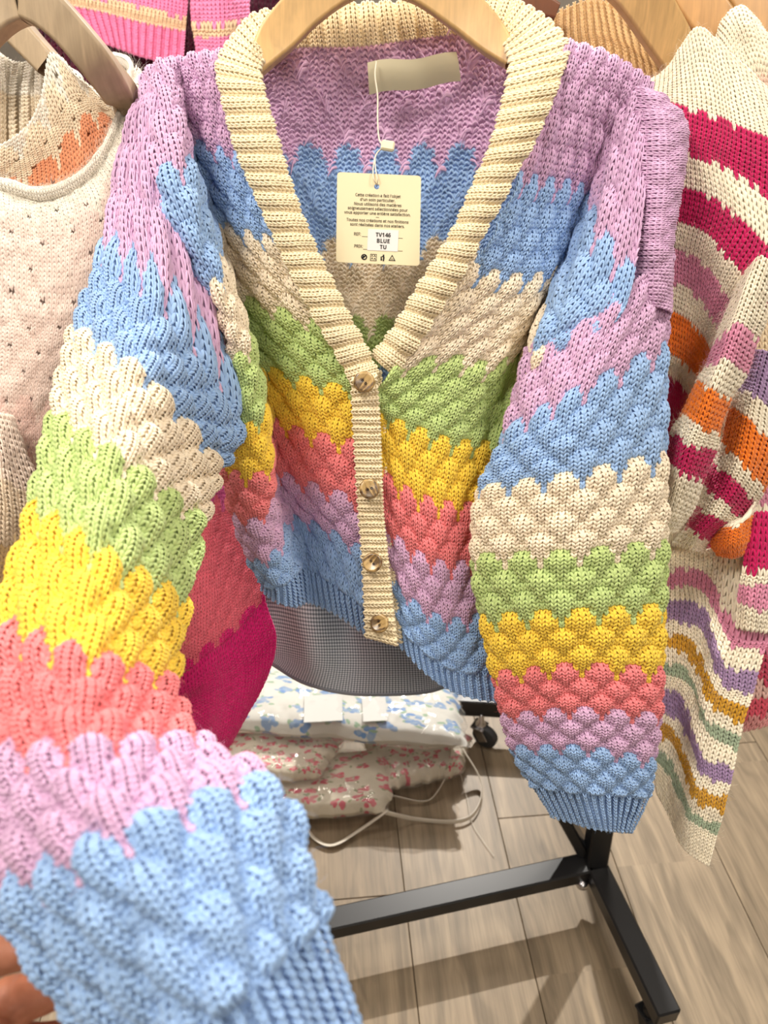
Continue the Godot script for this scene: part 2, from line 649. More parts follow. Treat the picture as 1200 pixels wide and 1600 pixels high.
func dab(im: Image, cx: int, cy: int, a: float, b: float, turn: float, c: Color) -> void:
	for y in range(cy - 12, cy + 13):
		for x in range(cx - 12, cx + 13):
			var d := Vector2(x - cx, y - cy).rotated(turn)
			if x >= 0 and y >= 0 and x < im.get_width() and y < im.get_height() and (d.x * d.x) / (a * a) + (d.y * d.y) / (b * b) < 1.0:
				im.set_pixel(x, y, c)

func make_materials() -> void:
	M.yarn = yarn_mat()
	M.mohair = yarn_mat(1.0, 0.8)
	M.label = mat(srgb(196, 186, 156), 0.7)
	M.horn = mat(Color.WHITE, 0.25)
	M.horn.clearcoat_enabled = true
	M.horn.clearcoat = 0.5
	var horn := FastNoiseLite.new()
	horn.seed = 4
	horn.frequency = 0.9
	var him := Image.create(64, 64, false, Image.FORMAT_RGB8)
	for y in 64:
		for x in 64:
			him.set_pixel(x, y, srgb(196, 164, 108).lerp(srgb(58, 32, 14), smoothstep(-0.3, 0.3, horn.get_noise_3d(sin(x * TAU / 64) * 1.5, cos(x * TAU / 64) * 1.5, y * 0.05) + 0.25 * sin(y * TAU / 64))))
	M.horn.albedo_texture = ImageTexture.create_from_image(him)
	M.horn.uv1_triplanar = true
	M.horn.uv1_scale = Vector3(28, 28, 28)
	M.horn.uv1_offset = Vector3(0.3, 0.1, 0.55)
	M.horn_dark = mat(srgb(40, 24, 12), 0.5)
	M.card = mat(srgb(230, 216, 178), 0.6)
	M.paper = mat(srgb(226, 222, 220), 0.5)
	M.ink = mat(srgb(22, 21, 20), 0.8)
	M.string = mat(srgb(240, 228, 206), 0.6)
	M.seal = mat(srgb(246, 238, 204), 0.3)
	M.chrome = mat(srgb(200, 200, 205), 0.25, 1.0)
	M.steel = mat(srgb(22, 23, 26), 0.38, 0.0, 0.5)
	M.rubber = mat(srgb(60, 62, 66), 0.6)
	M.strap = mat(srgb(214, 206, 192), 0.5)
	M.beech = wood(srgb(226, 184, 124), 0.4, 21)
	M.beech2 = wood(srgb(206, 158, 100), 0.4, 22)
	M.greywood = wood(srgb(196, 172, 140), 0.5, 23)
	M.darkwood = wood(srgb(120, 70, 40), 0.4, 24)
	M.slip = mat(srgb(196, 196, 192), 0.6)
	M.skin = mat(Color.WHITE, 0.5)
	var skn := FastNoiseLite.new()
	skn.seed = 8
	skn.frequency = 0.09
	var sim := Image.create(96, 96, false, Image.FORMAT_RGB8)
	for y in 96:
		for x in 96:
			sim.set_pixel(x, y, srgb(206, 136, 108).lerp(srgb(176, 112, 84), clampf(0.5 + 0.9 * skn.get_noise_2d(x, y), 0.0, 1.0)))
	M.skin.albedo_texture = ImageTexture.create_from_image(sim)
	M.skin.uv1_triplanar = true
	M.skin.uv1_scale = Vector3(14, 14, 14)
	M.skin.subsurf_scatter_enabled = true
	M.skin.subsurf_scatter_strength = 0.12
	M.check = mat(Color.WHITE, 0.85)
	var gim := Image.create(16, 16, false, Image.FORMAT_RGB8)
	for y in 16:
		for x in 16:
			var k := int(x < 8) + int(y < 8)
			gim.set_pixel(x, y, [srgb(84, 90, 98), srgb(150, 156, 162), srgb(214, 218, 222)][k])
	M.check.albedo_texture = ImageTexture.create_from_image(gim)
	M.check.uv1_scale = Vector3(84, 46, 1)
	M.check_dark = mat(srgb(124, 128, 134), 0.85)
	M.rose = floral(srgb(206, 198, 180), srgb(206, 76, 102), srgb(128, 138, 100), 5)
	M.rose2 = floral(srgb(204, 195, 178), srgb(204, 70, 98), srgb(128, 138, 100), 6)
	M.bluefl = floral(srgb(206, 205, 198), srgb(96, 136, 190), srgb(120, 158, 124), 7)
	M.film = mat(Color(1, 1, 1, 0.06), 0.08)
	M.film.transparency = BaseMaterial3D.TRANSPARENCY_ALPHA
	M.white = mat(srgb(235, 233, 228), 0.8)
	M.wall = mat(srgb(200, 192, 182), 0.85)
	M.joint = mat(srgb(60, 48, 36), 0.9)
	M.plank = []
	for k in 5:
		var a := srgb(152 + k * 4, 134 + k * 4, 110 + k * 4)
		var m := mat(Color.WHITE, 0.45, 0.0, 0.4)
		m.albedo_texture = wood_texture(160, 512, a, a.darkened(0.34), k * 13 + 5)
		m.uv1_triplanar = true
		m.uv1_scale = Vector3(1.0 / 0.3, 1.0 / 0.3, 1.0 / 1.3)
		m.uv1_offset = Vector3(0.37 * k, 0.0, 0.21 * k)
		M.plank.append(m)

const LAV := 0
const BLU := 1
const CRM := 2
const GRN := 3
const YEL := 4
const COR := 5
func yarn_colors() -> Array:
	return [lin(216, 178, 212), lin(158, 190, 232), lin(247, 232, 208), lin(194, 214, 142), lin(252, 216, 82), lin(242, 138, 142), lin(248, 232, 198)]

# ---------------------------------------------------------------- the cardigan
func cardigan() -> void:
	var C := yarn_colors()
	var t := thing("cardigan", at(600, 500, 0.8), "pastel rainbow bubble-knit cardigan with cream button band, its near sleeve pulled towards the viewer", "cardigan")
	var seq := [C[LAV], C[LAV], C[BLU], C[CRM], C[GRN], C[YEL], C[COR], C[LAV], C[BLU], C[BLU]]
	var pats := ["bub", "bub", "bub", "bub", "bub", "bub", "bub", "bub", "bub", "rib"]
	# viewer's left front: c0 armhole seam, c1 ridge of the fold, c2 its edge, c3 the valley, c4, c5 at the band
	knit(t, "front_panel", px([
		[[226, 150, .86], [246, 132, .86], [266, 124, .86], [284, 122, .87], [316, 118, .87], [360, 112, .87]],
		[[222, 132, .80], [243, 112, .79], [262, 104, .78], [276, 104, .80], [308, 97, .79], [352, 92, .77]],
		[[216, 325, .76], [262, 290, .71], [301, 272, .74], [298, 238, .83], [346, 252, .80], [400, 270, .77]],
		[[330, 488, .78], [344, 470, .725], [350, 430, .75], [346, 370, .85], [392, 382, .81], [452, 395, .78]],
		[[350, 575, .80], [374, 572, .745], [394, 545, .77], [372, 482, .87], [440, 500, .83], [556, 540, .79]],
		[[360, 672, .82], [388, 680, .765], [414, 655, .79], [410, 590, .89], [472, 606, .85], [560, 622, .81]],
		[[352, 742, .84], [382, 757, .785], [421, 745, .81], [424, 675, .90], [478, 692, .87], [565, 712, .83]],
		[[368, 815, .86], [396, 828, .81], [424, 795, .835], [430, 755, .91], [484, 770, .89], [568, 800, .85]],
		[[394, 880, .88], [416, 884, .835], [440, 862, .86], [458, 822, .92], [508, 835, .91], [573, 875, .87]],
		[[410, 908, .89], [432, 918, .85], [456, 905, .87], [476, 888, .93], [520, 912, .92], [578, 955, .88]],
		[[410, 922, .90], [434, 942, .86], [462, 949, .88], [482, 942, .935], [528, 962, .925], [584, 1000, .89]],
	]), PackedInt32Array([8, 7, 6, 10, 12]), PackedInt32Array([10, 25, 20, 20, 20, 15, 15, 15, 10, 8]), pats, seq, {"hair": 0.25, "hair_length": 0.008})
	# viewer's right front: c0 at the band ... c3 the valley, c4 edge of the fold, c5 armhole seam
	knit(t, "front_panel", px([
		[[862, 100, .87], [900, 112, .87], [940, 126, .87], [970, 144, .87], [990, 160, .86], [1000, 178, .86]],
		[[872, 78, .77], [915, 88, .77], [955, 104, .78], [985, 122, .785], [1004, 138, .79], [1015, 155, .79]],
		[[798, 300, .77], [842, 308, .79], [886, 312, .82], [915, 325, .84], [925, 385, .77], [984, 462, .752]],
		[[722, 438, .78], [785, 452, .80], [842, 450, .83], [868, 440, .86], [830, 555, .79], [890, 570, .77]],
		[[600, 590, .79], [690, 577, .81], [752, 592, .83], [800, 580, .87], [826, 640, .84], [860, 680, .83]],
		[[588, 655, .81], [645, 686, .82], [702, 706, .84], [754, 712, .865], [800, 725, .87], [840, 740, .87]],
		[[590, 750, .83], [645, 790, .835], [697, 808, .85], [749, 806, .87], [800, 800, .885], [840, 810, .89]],
		[[596, 830, .85], [650, 880, .85], [702, 900, .86], [754, 890, .88], [806, 885, .895], [845, 890, .90]],
		[[604, 905, .87], [660, 965, .865], [711, 985, .875], [764, 976, .89], [810, 970, .905], [848, 970, .91]],
		[[612, 962, .88], [662, 1018, .875], [712, 1050, .885], [770, 1050, .90], [815, 1050, .915], [850, 1045, .92]],
		[[618, 1002, .885], [668, 1055, .88], [716, 1085, .89], [775, 1097, .905], [822, 1096, .92], [855, 1090, .925]],
	]), PackedInt32Array([11, 10, 10, 8, 11]), PackedInt32Array([10, 25, 20, 20, 20, 15, 15, 15, 15, 9]), pats, seq, {"i0": 2.0, "hair": 0.25, "hair_length": 0.008})
	# back, seen from inside through the neck
	knit(t, "back_panel", px([
		[[292, 128, .84], [370, 92, .86], [480, 58, .89], [600, 54, .905], [720, 44, .89], [830, 62, .865], [930, 128, .84]],
		[[318, 258, .87], [400, 250, .895], [500, 264, .92], [600, 266, .93], [700, 266, .92], [800, 268, .90], [880, 275, .88]],
		[[370, 395, .90], [430, 400, .91], [510, 408, .93], [600, 410, .94], [690, 405, .93], [770, 410, .92], [850, 415, .90]],
		[[400, 510, .92], [450, 520, .925], [520, 524, .94], [600, 524, .945], [680, 520, .94], [760, 530, .93], [820, 540, .92]],
		[[430, 620, .935], [470, 625, .94], [540, 630, .95], [600, 630, .95], [680, 630, .95], [750, 640, .95], [810, 650, .94]],
		[[450, 900, .96], [490, 880, .96], [560, 910, .96], [620, 930, .97], [700, 950, .98], [770, 980, .98], [820, 1000, .97]],
	]), PackedInt32Array([11, 13, 14, 14, 13, 11]), PackedInt32Array([24, 18, 18, 12, 36]), ["bub", "bub", "bub", "bub", "bub"], [C[LAV], C[BLU], C[CRM], C[GRN], C[BLU]], {"inside": true, "w": 8.0, "i0": 1.0, "h": 6.0, "amp": 0.011, "hair": 0.5, "hair_length": 0.011})
	# near sleeve, held out to the camera
	knit(t, "sleeve", rings([
		[[238, 138, 252, 124, 270, 150], [.81, .80, .80], .02],
		[[206, 195, 238, 190, 272, 215], [.785, .775, .785], .03],
		[[187, 280, 240, 300, 310, 350], [.76, .75, .77], .035],
		[[158, 412, 255, 492, 372, 645], [.70, .69, .76], .045],
		[[116, 528, 222, 605, 340, 735], [.64, .62, .71], .05],
		[[84, 665, 190, 740, 312, 826], [.57, .55, .63], .05],
		[[48, 822, 160, 898, 282, 964], [.50, .48, .55], .045],
		[[-4, 1012, 132, 1052, 268, 1082], [.43, .41, .47], .04],
		[[-30, 1210, 140, 1190, 318, 1170], [.385, .36, .41], .04],
		[[22, 1434, 200, 1335, 428, 1240], [.35, .325, .36], .042],
		[[196, 1676, 360, 1572, 500, 1446], [.335, .305, .34], .04],
		[[260, 1900, 450, 1810, 590, 1700], [.325, .295, .33], .034],
	]), PackedInt32Array([10, 10, 10, 9, 10, 10, 10, 9]), PackedInt32Array([7, 7, 14, 28, 28, 21, 21, 21, 21, 21, 16]), ["bub", "bub", "bub", "bub", "bub", "bub", "bub", "bub", "bub", "bub", "rib"], [C[LAV], C[LAV], C[LAV], C[BLU], C[CRM], C[GRN], C[YEL], C[COR], C[LAV], C[BLU], C[BLU]], {"closed": true, "h": 7.0, "amp": 0.0135, "hair": 0.25, "hair_length": 0.008})
	# far sleeve, hanging
	knit(t, "sleeve", rings([
		[[825, 545, 958, 462, 1046, 400], [.80, .785, .79], .03],
		[[786, 690, 900, 632, 1038, 565], [.80, .78, .81], .045],
		[[748, 776, 895, 760, 1038, 736], [.81, .785, .82], .05],
		[[742, 886, 890, 880, 1039, 866], [.82, .795, .83], .05],
		[[758, 984, 892, 974, 1035, 968], [.83, .805, .84], .048],
		[[776, 1068, 896, 1055, 1032, 1064], [.84, .82, .85], .045],
		[[790, 1128, 902, 1120, 1028, 1130], [.85, .83, .86], .042],
		[[804, 1176, 908, 1178, 1018, 1200], [.86, .84, .87], .038],
		[[836, 1228, 922, 1240, 1010, 1246], [.87, .85, .88], .032],
		[[864, 1276, 936, 1296, 985, 1300], [.88, .865, .89], .026],
	]), PackedInt32Array([9, 9, 9, 9, 9, 9, 9, 9]), PackedInt32Array([20, 20, 20, 15, 15, 15, 15, 15, 12]), ["bub", "bub", "bub", "bub", "bub", "bub", "bub", "bub", "rib"], [C[LAV], C[BLU], C[CRM], C[GRN], C[YEL], C[COR], C[LAV], C[BLU], C[BLU]], {"closed": true, "i0": 1.0, "hair": 0.25, "hair_length": 0.008})

	# drop shoulder of the far sleeve, its columns lying across
	knit(t, "shoulder_cap", px([
		[[970, 128, .80], [988, 190, .785], [992, 260, .775], [992, 340, .775], [990, 400, .775], [985, 480, .785]],
		[[1015, 140, .775], [1036, 190, .76], [1038, 260, .755], [1032, 340, .755], [1028, 400, .757], [1026, 480, .775]],
		[[1042, 158, .80], [1070, 195, .79], [1068, 260, .78], [1054, 340, .78], [1048, 400, .78], [1045, 490, .79]],
		[[1030, 165, .86], [1056, 200, .86], [1056, 265, .85], [1044, 340, .85], [1038, 400, .85], [1035, 490, .85]],
	]), PackedInt32Array([9, 10, 11, 9, 8]), PackedInt32Array([5, 6, 8]), ["bub", "bub", "bub"], [C[LAV], C[LAV], C[LAV]], {"amp": 0.005})
	# ribbed band round the neck, from the right front over the back to the left front
	var outer := [[615, 588, .80], [655, 537, .787], [690, 482, .777], [725, 427, .77], [758, 362, .766], [788, 311, .762], [808, 268, .76], [834, 225, .757], [861, 165, .755], [878, 118, .757], [889, 74, .772], [862, 36, .80], [832, 14, .825], [800, 0, .85], [745, 2, .885], [655, 4, .90], [560, 6, .90], [455, 12, .885], [396, 22, .85], [366, 52, .81], [344, 84, .775], [337, 112, .762], [345, 150, .758], [356, 195, .757], [370, 240, .758], [388, 282, .76], [405, 320, .763], [424, 362, .768], [441, 400, .772], [462, 442, .775], [490, 495, .78], [520, 545, .787], [549, 596, .795]]
	var inner := [[580, 556, .80], [612, 517, .787], [640, 470, .777], [672, 418, .77], [705, 365, .766], [728, 315, .762], [745, 275, .76], [762, 240, .757], [780, 180, .757], [790, 140, .763], [797, 104, .785], [792, 84, .81], [786, 66, .835], [778, 56, .86], [742, 52, .885], [668, 58, .90], [565, 72, .90], [468, 74, .885], [434, 84, .86], [412, 98, .82], [406, 112, .785], [409, 128, .768], [415, 152, .76], [428, 195, .757], [441, 242, .758], [455, 288, .76], [468, 325, .763], [484, 365, .768], [500, 402, .772], [522, 445, .775], [545, 493, .78], [568, 535, .787], [590, 584, .795]]
	var band := [[], [], []]
	var seg := PackedInt32Array()
	for k in outer.size():
		var a := at(outer[k][0], outer[k][1], outer[k][2] - 0.004)
		var b := at(inner[k][0], inner[k][1], inner[k][2])
		band[0].append(a)
		band[1].append((a + b) * 0.5 - ((a + b) * 0.5 - EYE).normalized() * 0.008)
		band[2].append(b)
		if k > 0: seg.append(maxi(3, int(round((a + b).distance_to(band[0][k - 1] + band[2][k - 1]) * 0.5 / 0.0052))))
	knit(t, "neckband", band, seg, PackedInt32Array([5, 5]), ["cross", "cross"], [C[6], C[6]], {"w": 4.0, "amp": 0.0058, "wob": 0.0006, "vary": 0.04})
	# button band down the front
	var lo := [[549, 590, .792], [551, 650, .806], [554, 700, .818], [557, 750, .828], [560, 800, .84], [564, 850, .85], [567, 900, .86], [569, 950, .87], [571, 996, .88]]
	var li := [[588, 582, .792], [593, 650, .804], [595, 700, .814], [597, 750, .824], [599, 800, .836], [604, 850, .846], [609, 900, .856], [614, 950, .866], [621, 1010, .876]]
	var placket := [[], [], []]
	var seg2 := PackedInt32Array()
	for k in lo.size():
		var a := at(lo[k][0], lo[k][1], lo[k][2] - 0.012)
		var b := at(li[k][0], li[k][1], li[k][2] - 0.014)
		placket[0].append(a)
		placket[1].append((a + b) * 0.5 - ((a + b) * 0.5 - EYE).normalized() * 0.004)
		placket[2].append(b)
		if k > 0: seg2.append(8)
	knit(t, "button_band", placket, seg2, PackedInt32Array([4, 4]), ["cross", "cross"], [C[6], C[6]], {"w": 2.0, "amp": 0.0042, "wob": 0.0006, "vary": 0.04})
	# the band beneath it, of the other front
	var under := [[], []]
	for k in lo.size():
		under[0].append(at(lo[k][0] + 24, lo[k][1], lo[k][2] + 0.004))
		under[1].append(at(li[k][0] + 8, li[k][1] - 4, li[k][2] + 0.004))
	knit(t, "button_band", under, seg2, PackedInt32Array([6]), ["cross"], [C[6]], {"w": 2.0, "amp": 0.002, "wob": 0.0005, "vary": 0.04})
	for b in [[569, 597, .768, 0.0], [577, 764, .802, 0.5], [582, 879, .829, -0.4], [593, 974, .85, -0.7]]:
		button(t, at(b[0], b[1], b[2]), b[3])
	# woven label in the neck
	var lab := PackedVector3Array()
	var cA := at(574, 98, .868)
	var cB := at(713, 83, .866)
	var cC := at(577, 148, .885)
	var cD := at(720, 128, .882)
	for j in 5:
		for i in 9:
			var p := cA.lerp(cB, i / 8.0).lerp(cC.lerp(cD, i / 8.0), j / 4.0)
			lab.append(p - fwd * 0.004 * sin(j / 4.0 * PI) + upv * 0.002 * sin(i * 1.1))
	mesh_node("neck_label", slab(lab, 8, 4, 0.0012), M.label, t)

func slab(v: PackedVector3Array, cols: int, rows: int, thick: float) -> ArrayMesh:
	# a sheet of some thickness from a grid of points
	var st := SurfaceTool.new()
	var w := cols + 1
	var n := PackedVector3Array()
	for j in rows + 1:
		for i in w:
			n.append((v[j * w + mini(i + 1, cols)] - v[j * w + maxi(i - 1, 0)]).cross(v[mini(j + 1, rows) * w + i] - v[maxi(j - 1, 0) * w + i]).normalized())
	var a := PackedVector3Array()
	var b := PackedVector3Array()
	for k in v.size():
		a.append(v[k] + n[k] * thick * 0.5)
		b.append(v[k] - n[k] * thick * 0.5)
	var uv := PackedVector2Array()
	for j in rows + 1:
		for i in w: uv.append(Vector2(float(i) / cols, float(j) / rows))
	st.append_from(surf(a, cols, rows, false, PackedColorArray(), uv), 0, Transform3D())
	st.append_from(surf(b, cols, rows, true, PackedColorArray(), uv), 0, Transform3D())
	var loop := []
	for i in w: loop.append(i)
	for j in range(1, rows + 1): loop.append(j * w + cols)
	for i in range(cols - 1, -1, -1): loop.append(rows * w + i)
	for j in range(rows - 1, -1, -1): loop.append(j * w)
	var e := PackedVector3Array()
	for k in loop: e.append(a[k])
	for k in loop: e.append(b[k])
	var euv := PackedVector2Array()
	for r in 2:
		for k in loop: euv.append(uv[k])
	st.append_from(surf(e, loop.size() - 1, 1, true, PackedColorArray(), euv), 0, Transform3D())
	return st.commit()

func lathe(profile: Array, sides := 24) -> ArrayMesh:
	var v := PackedVector3Array()
	for p in profile:
		for i in sides + 1:
			var a := TAU * i / sides
			v.append(Vector3(cos(a) * p[0], p[1], sin(a) * p[0]))
	return surf(v, sides, profile.size() - 1, false, PackedColorArray(), PackedVector2Array(), true)

func facing(n: Vector3, roll := 0.0) -> Basis:
	# local y along n
	var x := Vector3.UP.cross(n).normalized()
	return Basis(x, n, x.cross(n)) * Basis(Vector3.UP, roll)

func button(t: Node3D, p: Vector3, lean: float) -> void:
	var n := ((EYE - p).normalized() + Vector3(lean * 0.5, 0.15, 0)).normalized()
	var b := mesh_node("button", lathe([[0.0001, -0.003], [0.0085, -0.003], [0.0105, -0.001], [0.0108, 0.0008], [0.0098, 0.0026], [0.0078, 0.0028], [0.0062, 0.0018], [0.0001, 0.0012]]), M.horn, t)
	b.transform = Transform3D(facing(n, p.y * 50.0), p - t.position)
	for s in [-1.0, 1.0]:
		var h := MeshInstance3D.new()
		h.mesh = lathe([[0.0013, 0.0012], [0.0013, 0.0022], [0.0007, 0.0023], [0.0006, 0.0012]], 10)
		h.set_surface_override_material(0, M.horn_dark)
		put(h, "thread_hole", b)
		h.position = Vector3(0.0022 * s, 0, 0)

# ---------------------------------------------------------------- swing tag
func text(parent: Node3D, called: String, words: String, size: float, b: Basis, p: Vector3, bold := false) -> void:
	var m := TextMesh.new()
	var f := SystemFont.new()
	f.font_names = PackedStringArray(["Droid Sans"])
	if bold: f.font_weight = 700
	m.font = f
	m.text = words
	m.font_size = 32
	m.pixel_size = size / 32.0
	m.depth = 0.0003
	m.curve_step = 2.0
	var o := MeshInstance3D.new()
	o.mesh = m
	o.set_surface_override_material(0, M.ink)
	put(o, called, parent)
	o.transform = Transform3D(b, p)

func price_tag() -> void:
	var d := .835
	var A := at(527, 269, d)
	var B := at(658, 275, d)
	var D := at(531, 410, d + 0.004)
	var ex := (B - A) / 131.0
	var ey := (D - A) / 141.0
	ey -= ex.normalized() * ey.dot(ex.normalized()) * 0.6
	var n := ey.cross(ex).normalized()
	if n.dot(EYE - A) < 0.0: n = -n
	var t := thing("price_tag", A, "cream card swing tag with French print and white sticker in the cardigan's neck opening", "price tag")
	# card with rounded corners and a punched hole
	var W := 131.0
	var Hh := 141.0
	var poly := PackedVector2Array()
	for c in [[W - 5, 5, -90], [W - 5, Hh - 5, 0], [5, Hh - 5, 90], [5, 5, 180]]:
		for k in 5:
			var a := deg_to_rad(c[2] + k * 22.5)
			poly.append(Vector2(c[0] + 5 * cos(a), c[1] + 5 * sin(a)))
	var hole := PackedVector2Array()
	for k in 13: hole.append(Vector2(62 + 4.2 * cos(TAU * k / 12.0), 20 + 4.2 * sin(TAU * k / 12.0)))
	# cut the sheet into the part above and below the hole's middle so that each is a simple polygon
	var st := SurfaceTool.new()
	st.begin(Mesh.PRIMITIVE_TRIANGLES)
	st.set_smooth_group(-1)
	for half in 2:
		var cutter := PackedVector2Array([Vector2(-5, -5), Vector2(140, -5), Vector2(140, 20), Vector2(-5, 20)]) if half == 0 else PackedVector2Array([Vector2(-5, 20), Vector2(140, 20), Vector2(140, 150), Vector2(-5, 150)])
		for piece in Geometry2D.intersect_polygons(poly, cutter):
			for q in Geometry2D.clip_polygons(piece, hole):
				var idx := Geometry2D.triangulate_polygon(q)
				for side in [1.0, -1.0]:
					for k in range(0, idx.size(), 3):
						var tri := [q[idx[k]], q[idx[k + 1]], q[idx[k + 2]]]
						if side < 0: tri.reverse()
						for v in tri: st.add_vertex(ex * v.x + ey * v.y + n * 0.0004 * side)
				for k in q.size():
					var u: Vector2 = q[k]
					var v: Vector2 = q[(k + 1) % q.size()]
					var c := [ex * u.x + ey * u.y + n * 0.0004, ex * v.x + ey * v.y + n * 0.0004, ex * v.x + ey * v.y - n * 0.0004, ex * u.x + ey * u.y - n * 0.0004]
					for w in [c[0], c[1], c[2], c[0], c[2], c[3]]: st.add_vertex(w)
	st.generate_normals()
	var card := MeshInstance3D.new()
	card.mesh = st.commit()
	card.set_surface_override_material(0, M.card)
	put(card, "card", t)
	var X := ex.normalized()
	var Y := -(ey - X * ey.dot(X)).normalized()
	var bs := Basis(X, Y, n)
	var px1 := ex.length()
	var lift := n * 0.0007
	var lines := [["Cette création a fait l'objet", 33.5], ["d'un soin particulier.", 40.5], ["Nous utilisons des matières", 47.5], ["soigneusement sélectionnées pour", 54.5], ["vous apporter une entière satisfaction.", 61.5], ["—", 67], ["Toutes nos créations et nos finitions", 73.0], ["sont réalisées dans nos ateliers.", 80.0]]
	for l in lines:
		text(t, "printed_line", l[0], 6.0 * px1, bs, ex * 64.0 + ey * (l[1] + 0.5) + lift)
	text(t, "printed_line", "REF:", 6.2 * px1, bs, ex * 33.0 + ey * 95.5 + lift)
	text(t, "printed_line", "PRIX:", 6.2 * px1, bs, ex * 35.0 + ey * 114.5 + lift)
	for r in [[40.0, 104.0, 99.0], [42.0, 104.0, 119.0]]:
		var rule := MeshInstance3D.new()
		rule.mesh = bevel_box(Vector3((r[1] - r[0]) * px1, 0.7 * px1, 0.0002), 0.00005)
		rule.set_surface_override_material(0, M.ink)
		put(rule, "printed_rule", t)
		rule.transform = Transform3D(bs, ex * (r[0] + r[1]) * 0.5 + ey * r[2] + n * 0.0005)
	var sticker := MeshInstance3D.new()
	sticker.mesh = bevel_box(Vector3(48 * px1, 33 * px1, 0.0003), 0.0001)
	sticker.set_surface_override_material(0, M.paper)
	put(sticker, "sticker", t)
	sticker.transform = Transform3D(bs, ex * 73.0 + ey * 103.5 + n * 0.0007)
	for l in [["TV146", 95.0], ["BLUE", 104.5], ["TU", 114.0]]:
		text(t, "printed_line", l[0], 8.6 * px1, bs, ex * 73.5 + ey * (l[1] + 0.3) + n * 0.0011, true)
	# the four printed signs along the foot
	var sg := []
	for k in 4:
		var c := ex * (44.0 + k * 14.6) + ey * 131.0 + lift
		var s := SurfaceTool.new()
		var flat := func(pts: Array, width: float, shut: bool):
			for q in pts.size() - (0 if shut else 1):
				var a: Vector2 = pts[q]
				var b: Vector2 = pts[(q + 1) % pts.size()]
				var dd := b - a
				s.append_from(bevel_box(Vector3((dd.length() + width) * px1, width * px1, 0.0002), 0.00003), 0, Transform3D(bs * Basis(Vector3(0, 0, 1), -dd.angle()), c + ex * (a.x + b.x) * 0.5 + ey * (a.y + b.y) * 0.5))
		if k == 0:
			var ring := []
			for q in 12: ring.append(Vector2(3.9 * cos(TAU * q / 12), 3.9 * sin(TAU * q / 12)))
			flat.call(ring, 1.6, true)
			flat.call([Vector2(-2, 2), Vector2(0.5, -0.5), Vector2(2.5, -2.5)], 1.8, false)
			flat.call([Vector2(-1, -1.5), Vector2(-2, 0.5)], 1.8, false)
		elif k == 1:
			flat.call([Vector2(-4.6, -5), Vector2(4.6, -5), Vector2(4.6, 5), Vector2(-4.6, 5)], 0.7, true)
			for q in [[-2, -2.5], [2, -2.5], [-2, 1.5], [2.2, 2]]: flat.call([Vector2(q[0] - 1.2, q[1] + 1), Vector2(q[0], q[1] - 1), Vector2(q[0] + 1.2, q[1] + 1)], 0.8, false)
		elif k == 2:
			flat.call([Vector2(-2.6, 3.5), Vector2(-2.6, -1), Vector2(-1.5, 3.5)], 1.4, false)
			flat.call([Vector2(1.2, -4), Vector2(1.6, 0), Vector2(1.2, 4)], 2.2, false)
			flat.call([Vector2(-1.2, -1.8), Vector2(1, -2.8)], 1.4, false)
		else:
			flat.call([Vector2(0, -4.5), Vector2(4.6, 3.4), Vector2(-4.6, 3.4)], 1.1, true)
			flat.call([Vector2(-1.5, 1.2), Vector2(1.5, 1.2)], 0.7, false)
		var o := MeshInstance3D.new()
		o.mesh = s.commit()
		o.set_surface_override_material(0, M.ink)
		put(o, "printed_sign", t)
	# string and plastic seal
	var path := PackedVector3Array()
	for p in [[588, 96, .862], [586, 118, .862], [590, 150, .862], [590, 185, .855], [592, 215, .845], [598, 228, .838]]: path.append(at(p[0], p[1], p[2]) - A)
	var cnt := PackedInt32Array([5, 5, 5, 5, 5])
	var str1 := spline(path, cnt)
	mesh_at("string", tube(str1, 0.0009, 6), M.string, t)
	for s in [-1.0, 1.0]:
		var lp := PackedVector3Array()
		for p in [[598, 230, .838], [587, 243, .835], [585 + 2 * s, 265, .832], [587 + 3.0 * s, 280, .830], [589, 289, .836]]: lp.append(at(p[0], p[1], p[2]) - A)
		mesh_at("string", tube(spline(lp, PackedInt32Array([5, 5, 5, 5])), 0.0007, 6), M.string, t)
	var seal := MeshInstance3D.new()
	seal.mesh = bevel_box(Vector3(0.0145, 0.0105, 0.006), 0.0016)
	seal.set_surface_override_material(0, M.seal)
	put(seal, "seal", t)
	seal.transform = Transform3D(bs * Basis(Vector3(0, 0, 1), -0.12), at(606, 228, .834) - A)

func mesh_at(called: String, mesh: Mesh, m: Material, parent: Node) -> MeshInstance3D:
	# a part whose mesh is already written in its parent's own frame
	var o := MeshInstance3D.new()
	o.mesh = mesh
	o.set_surface_override_material(0, m)
	put(o, called, parent)
	return o

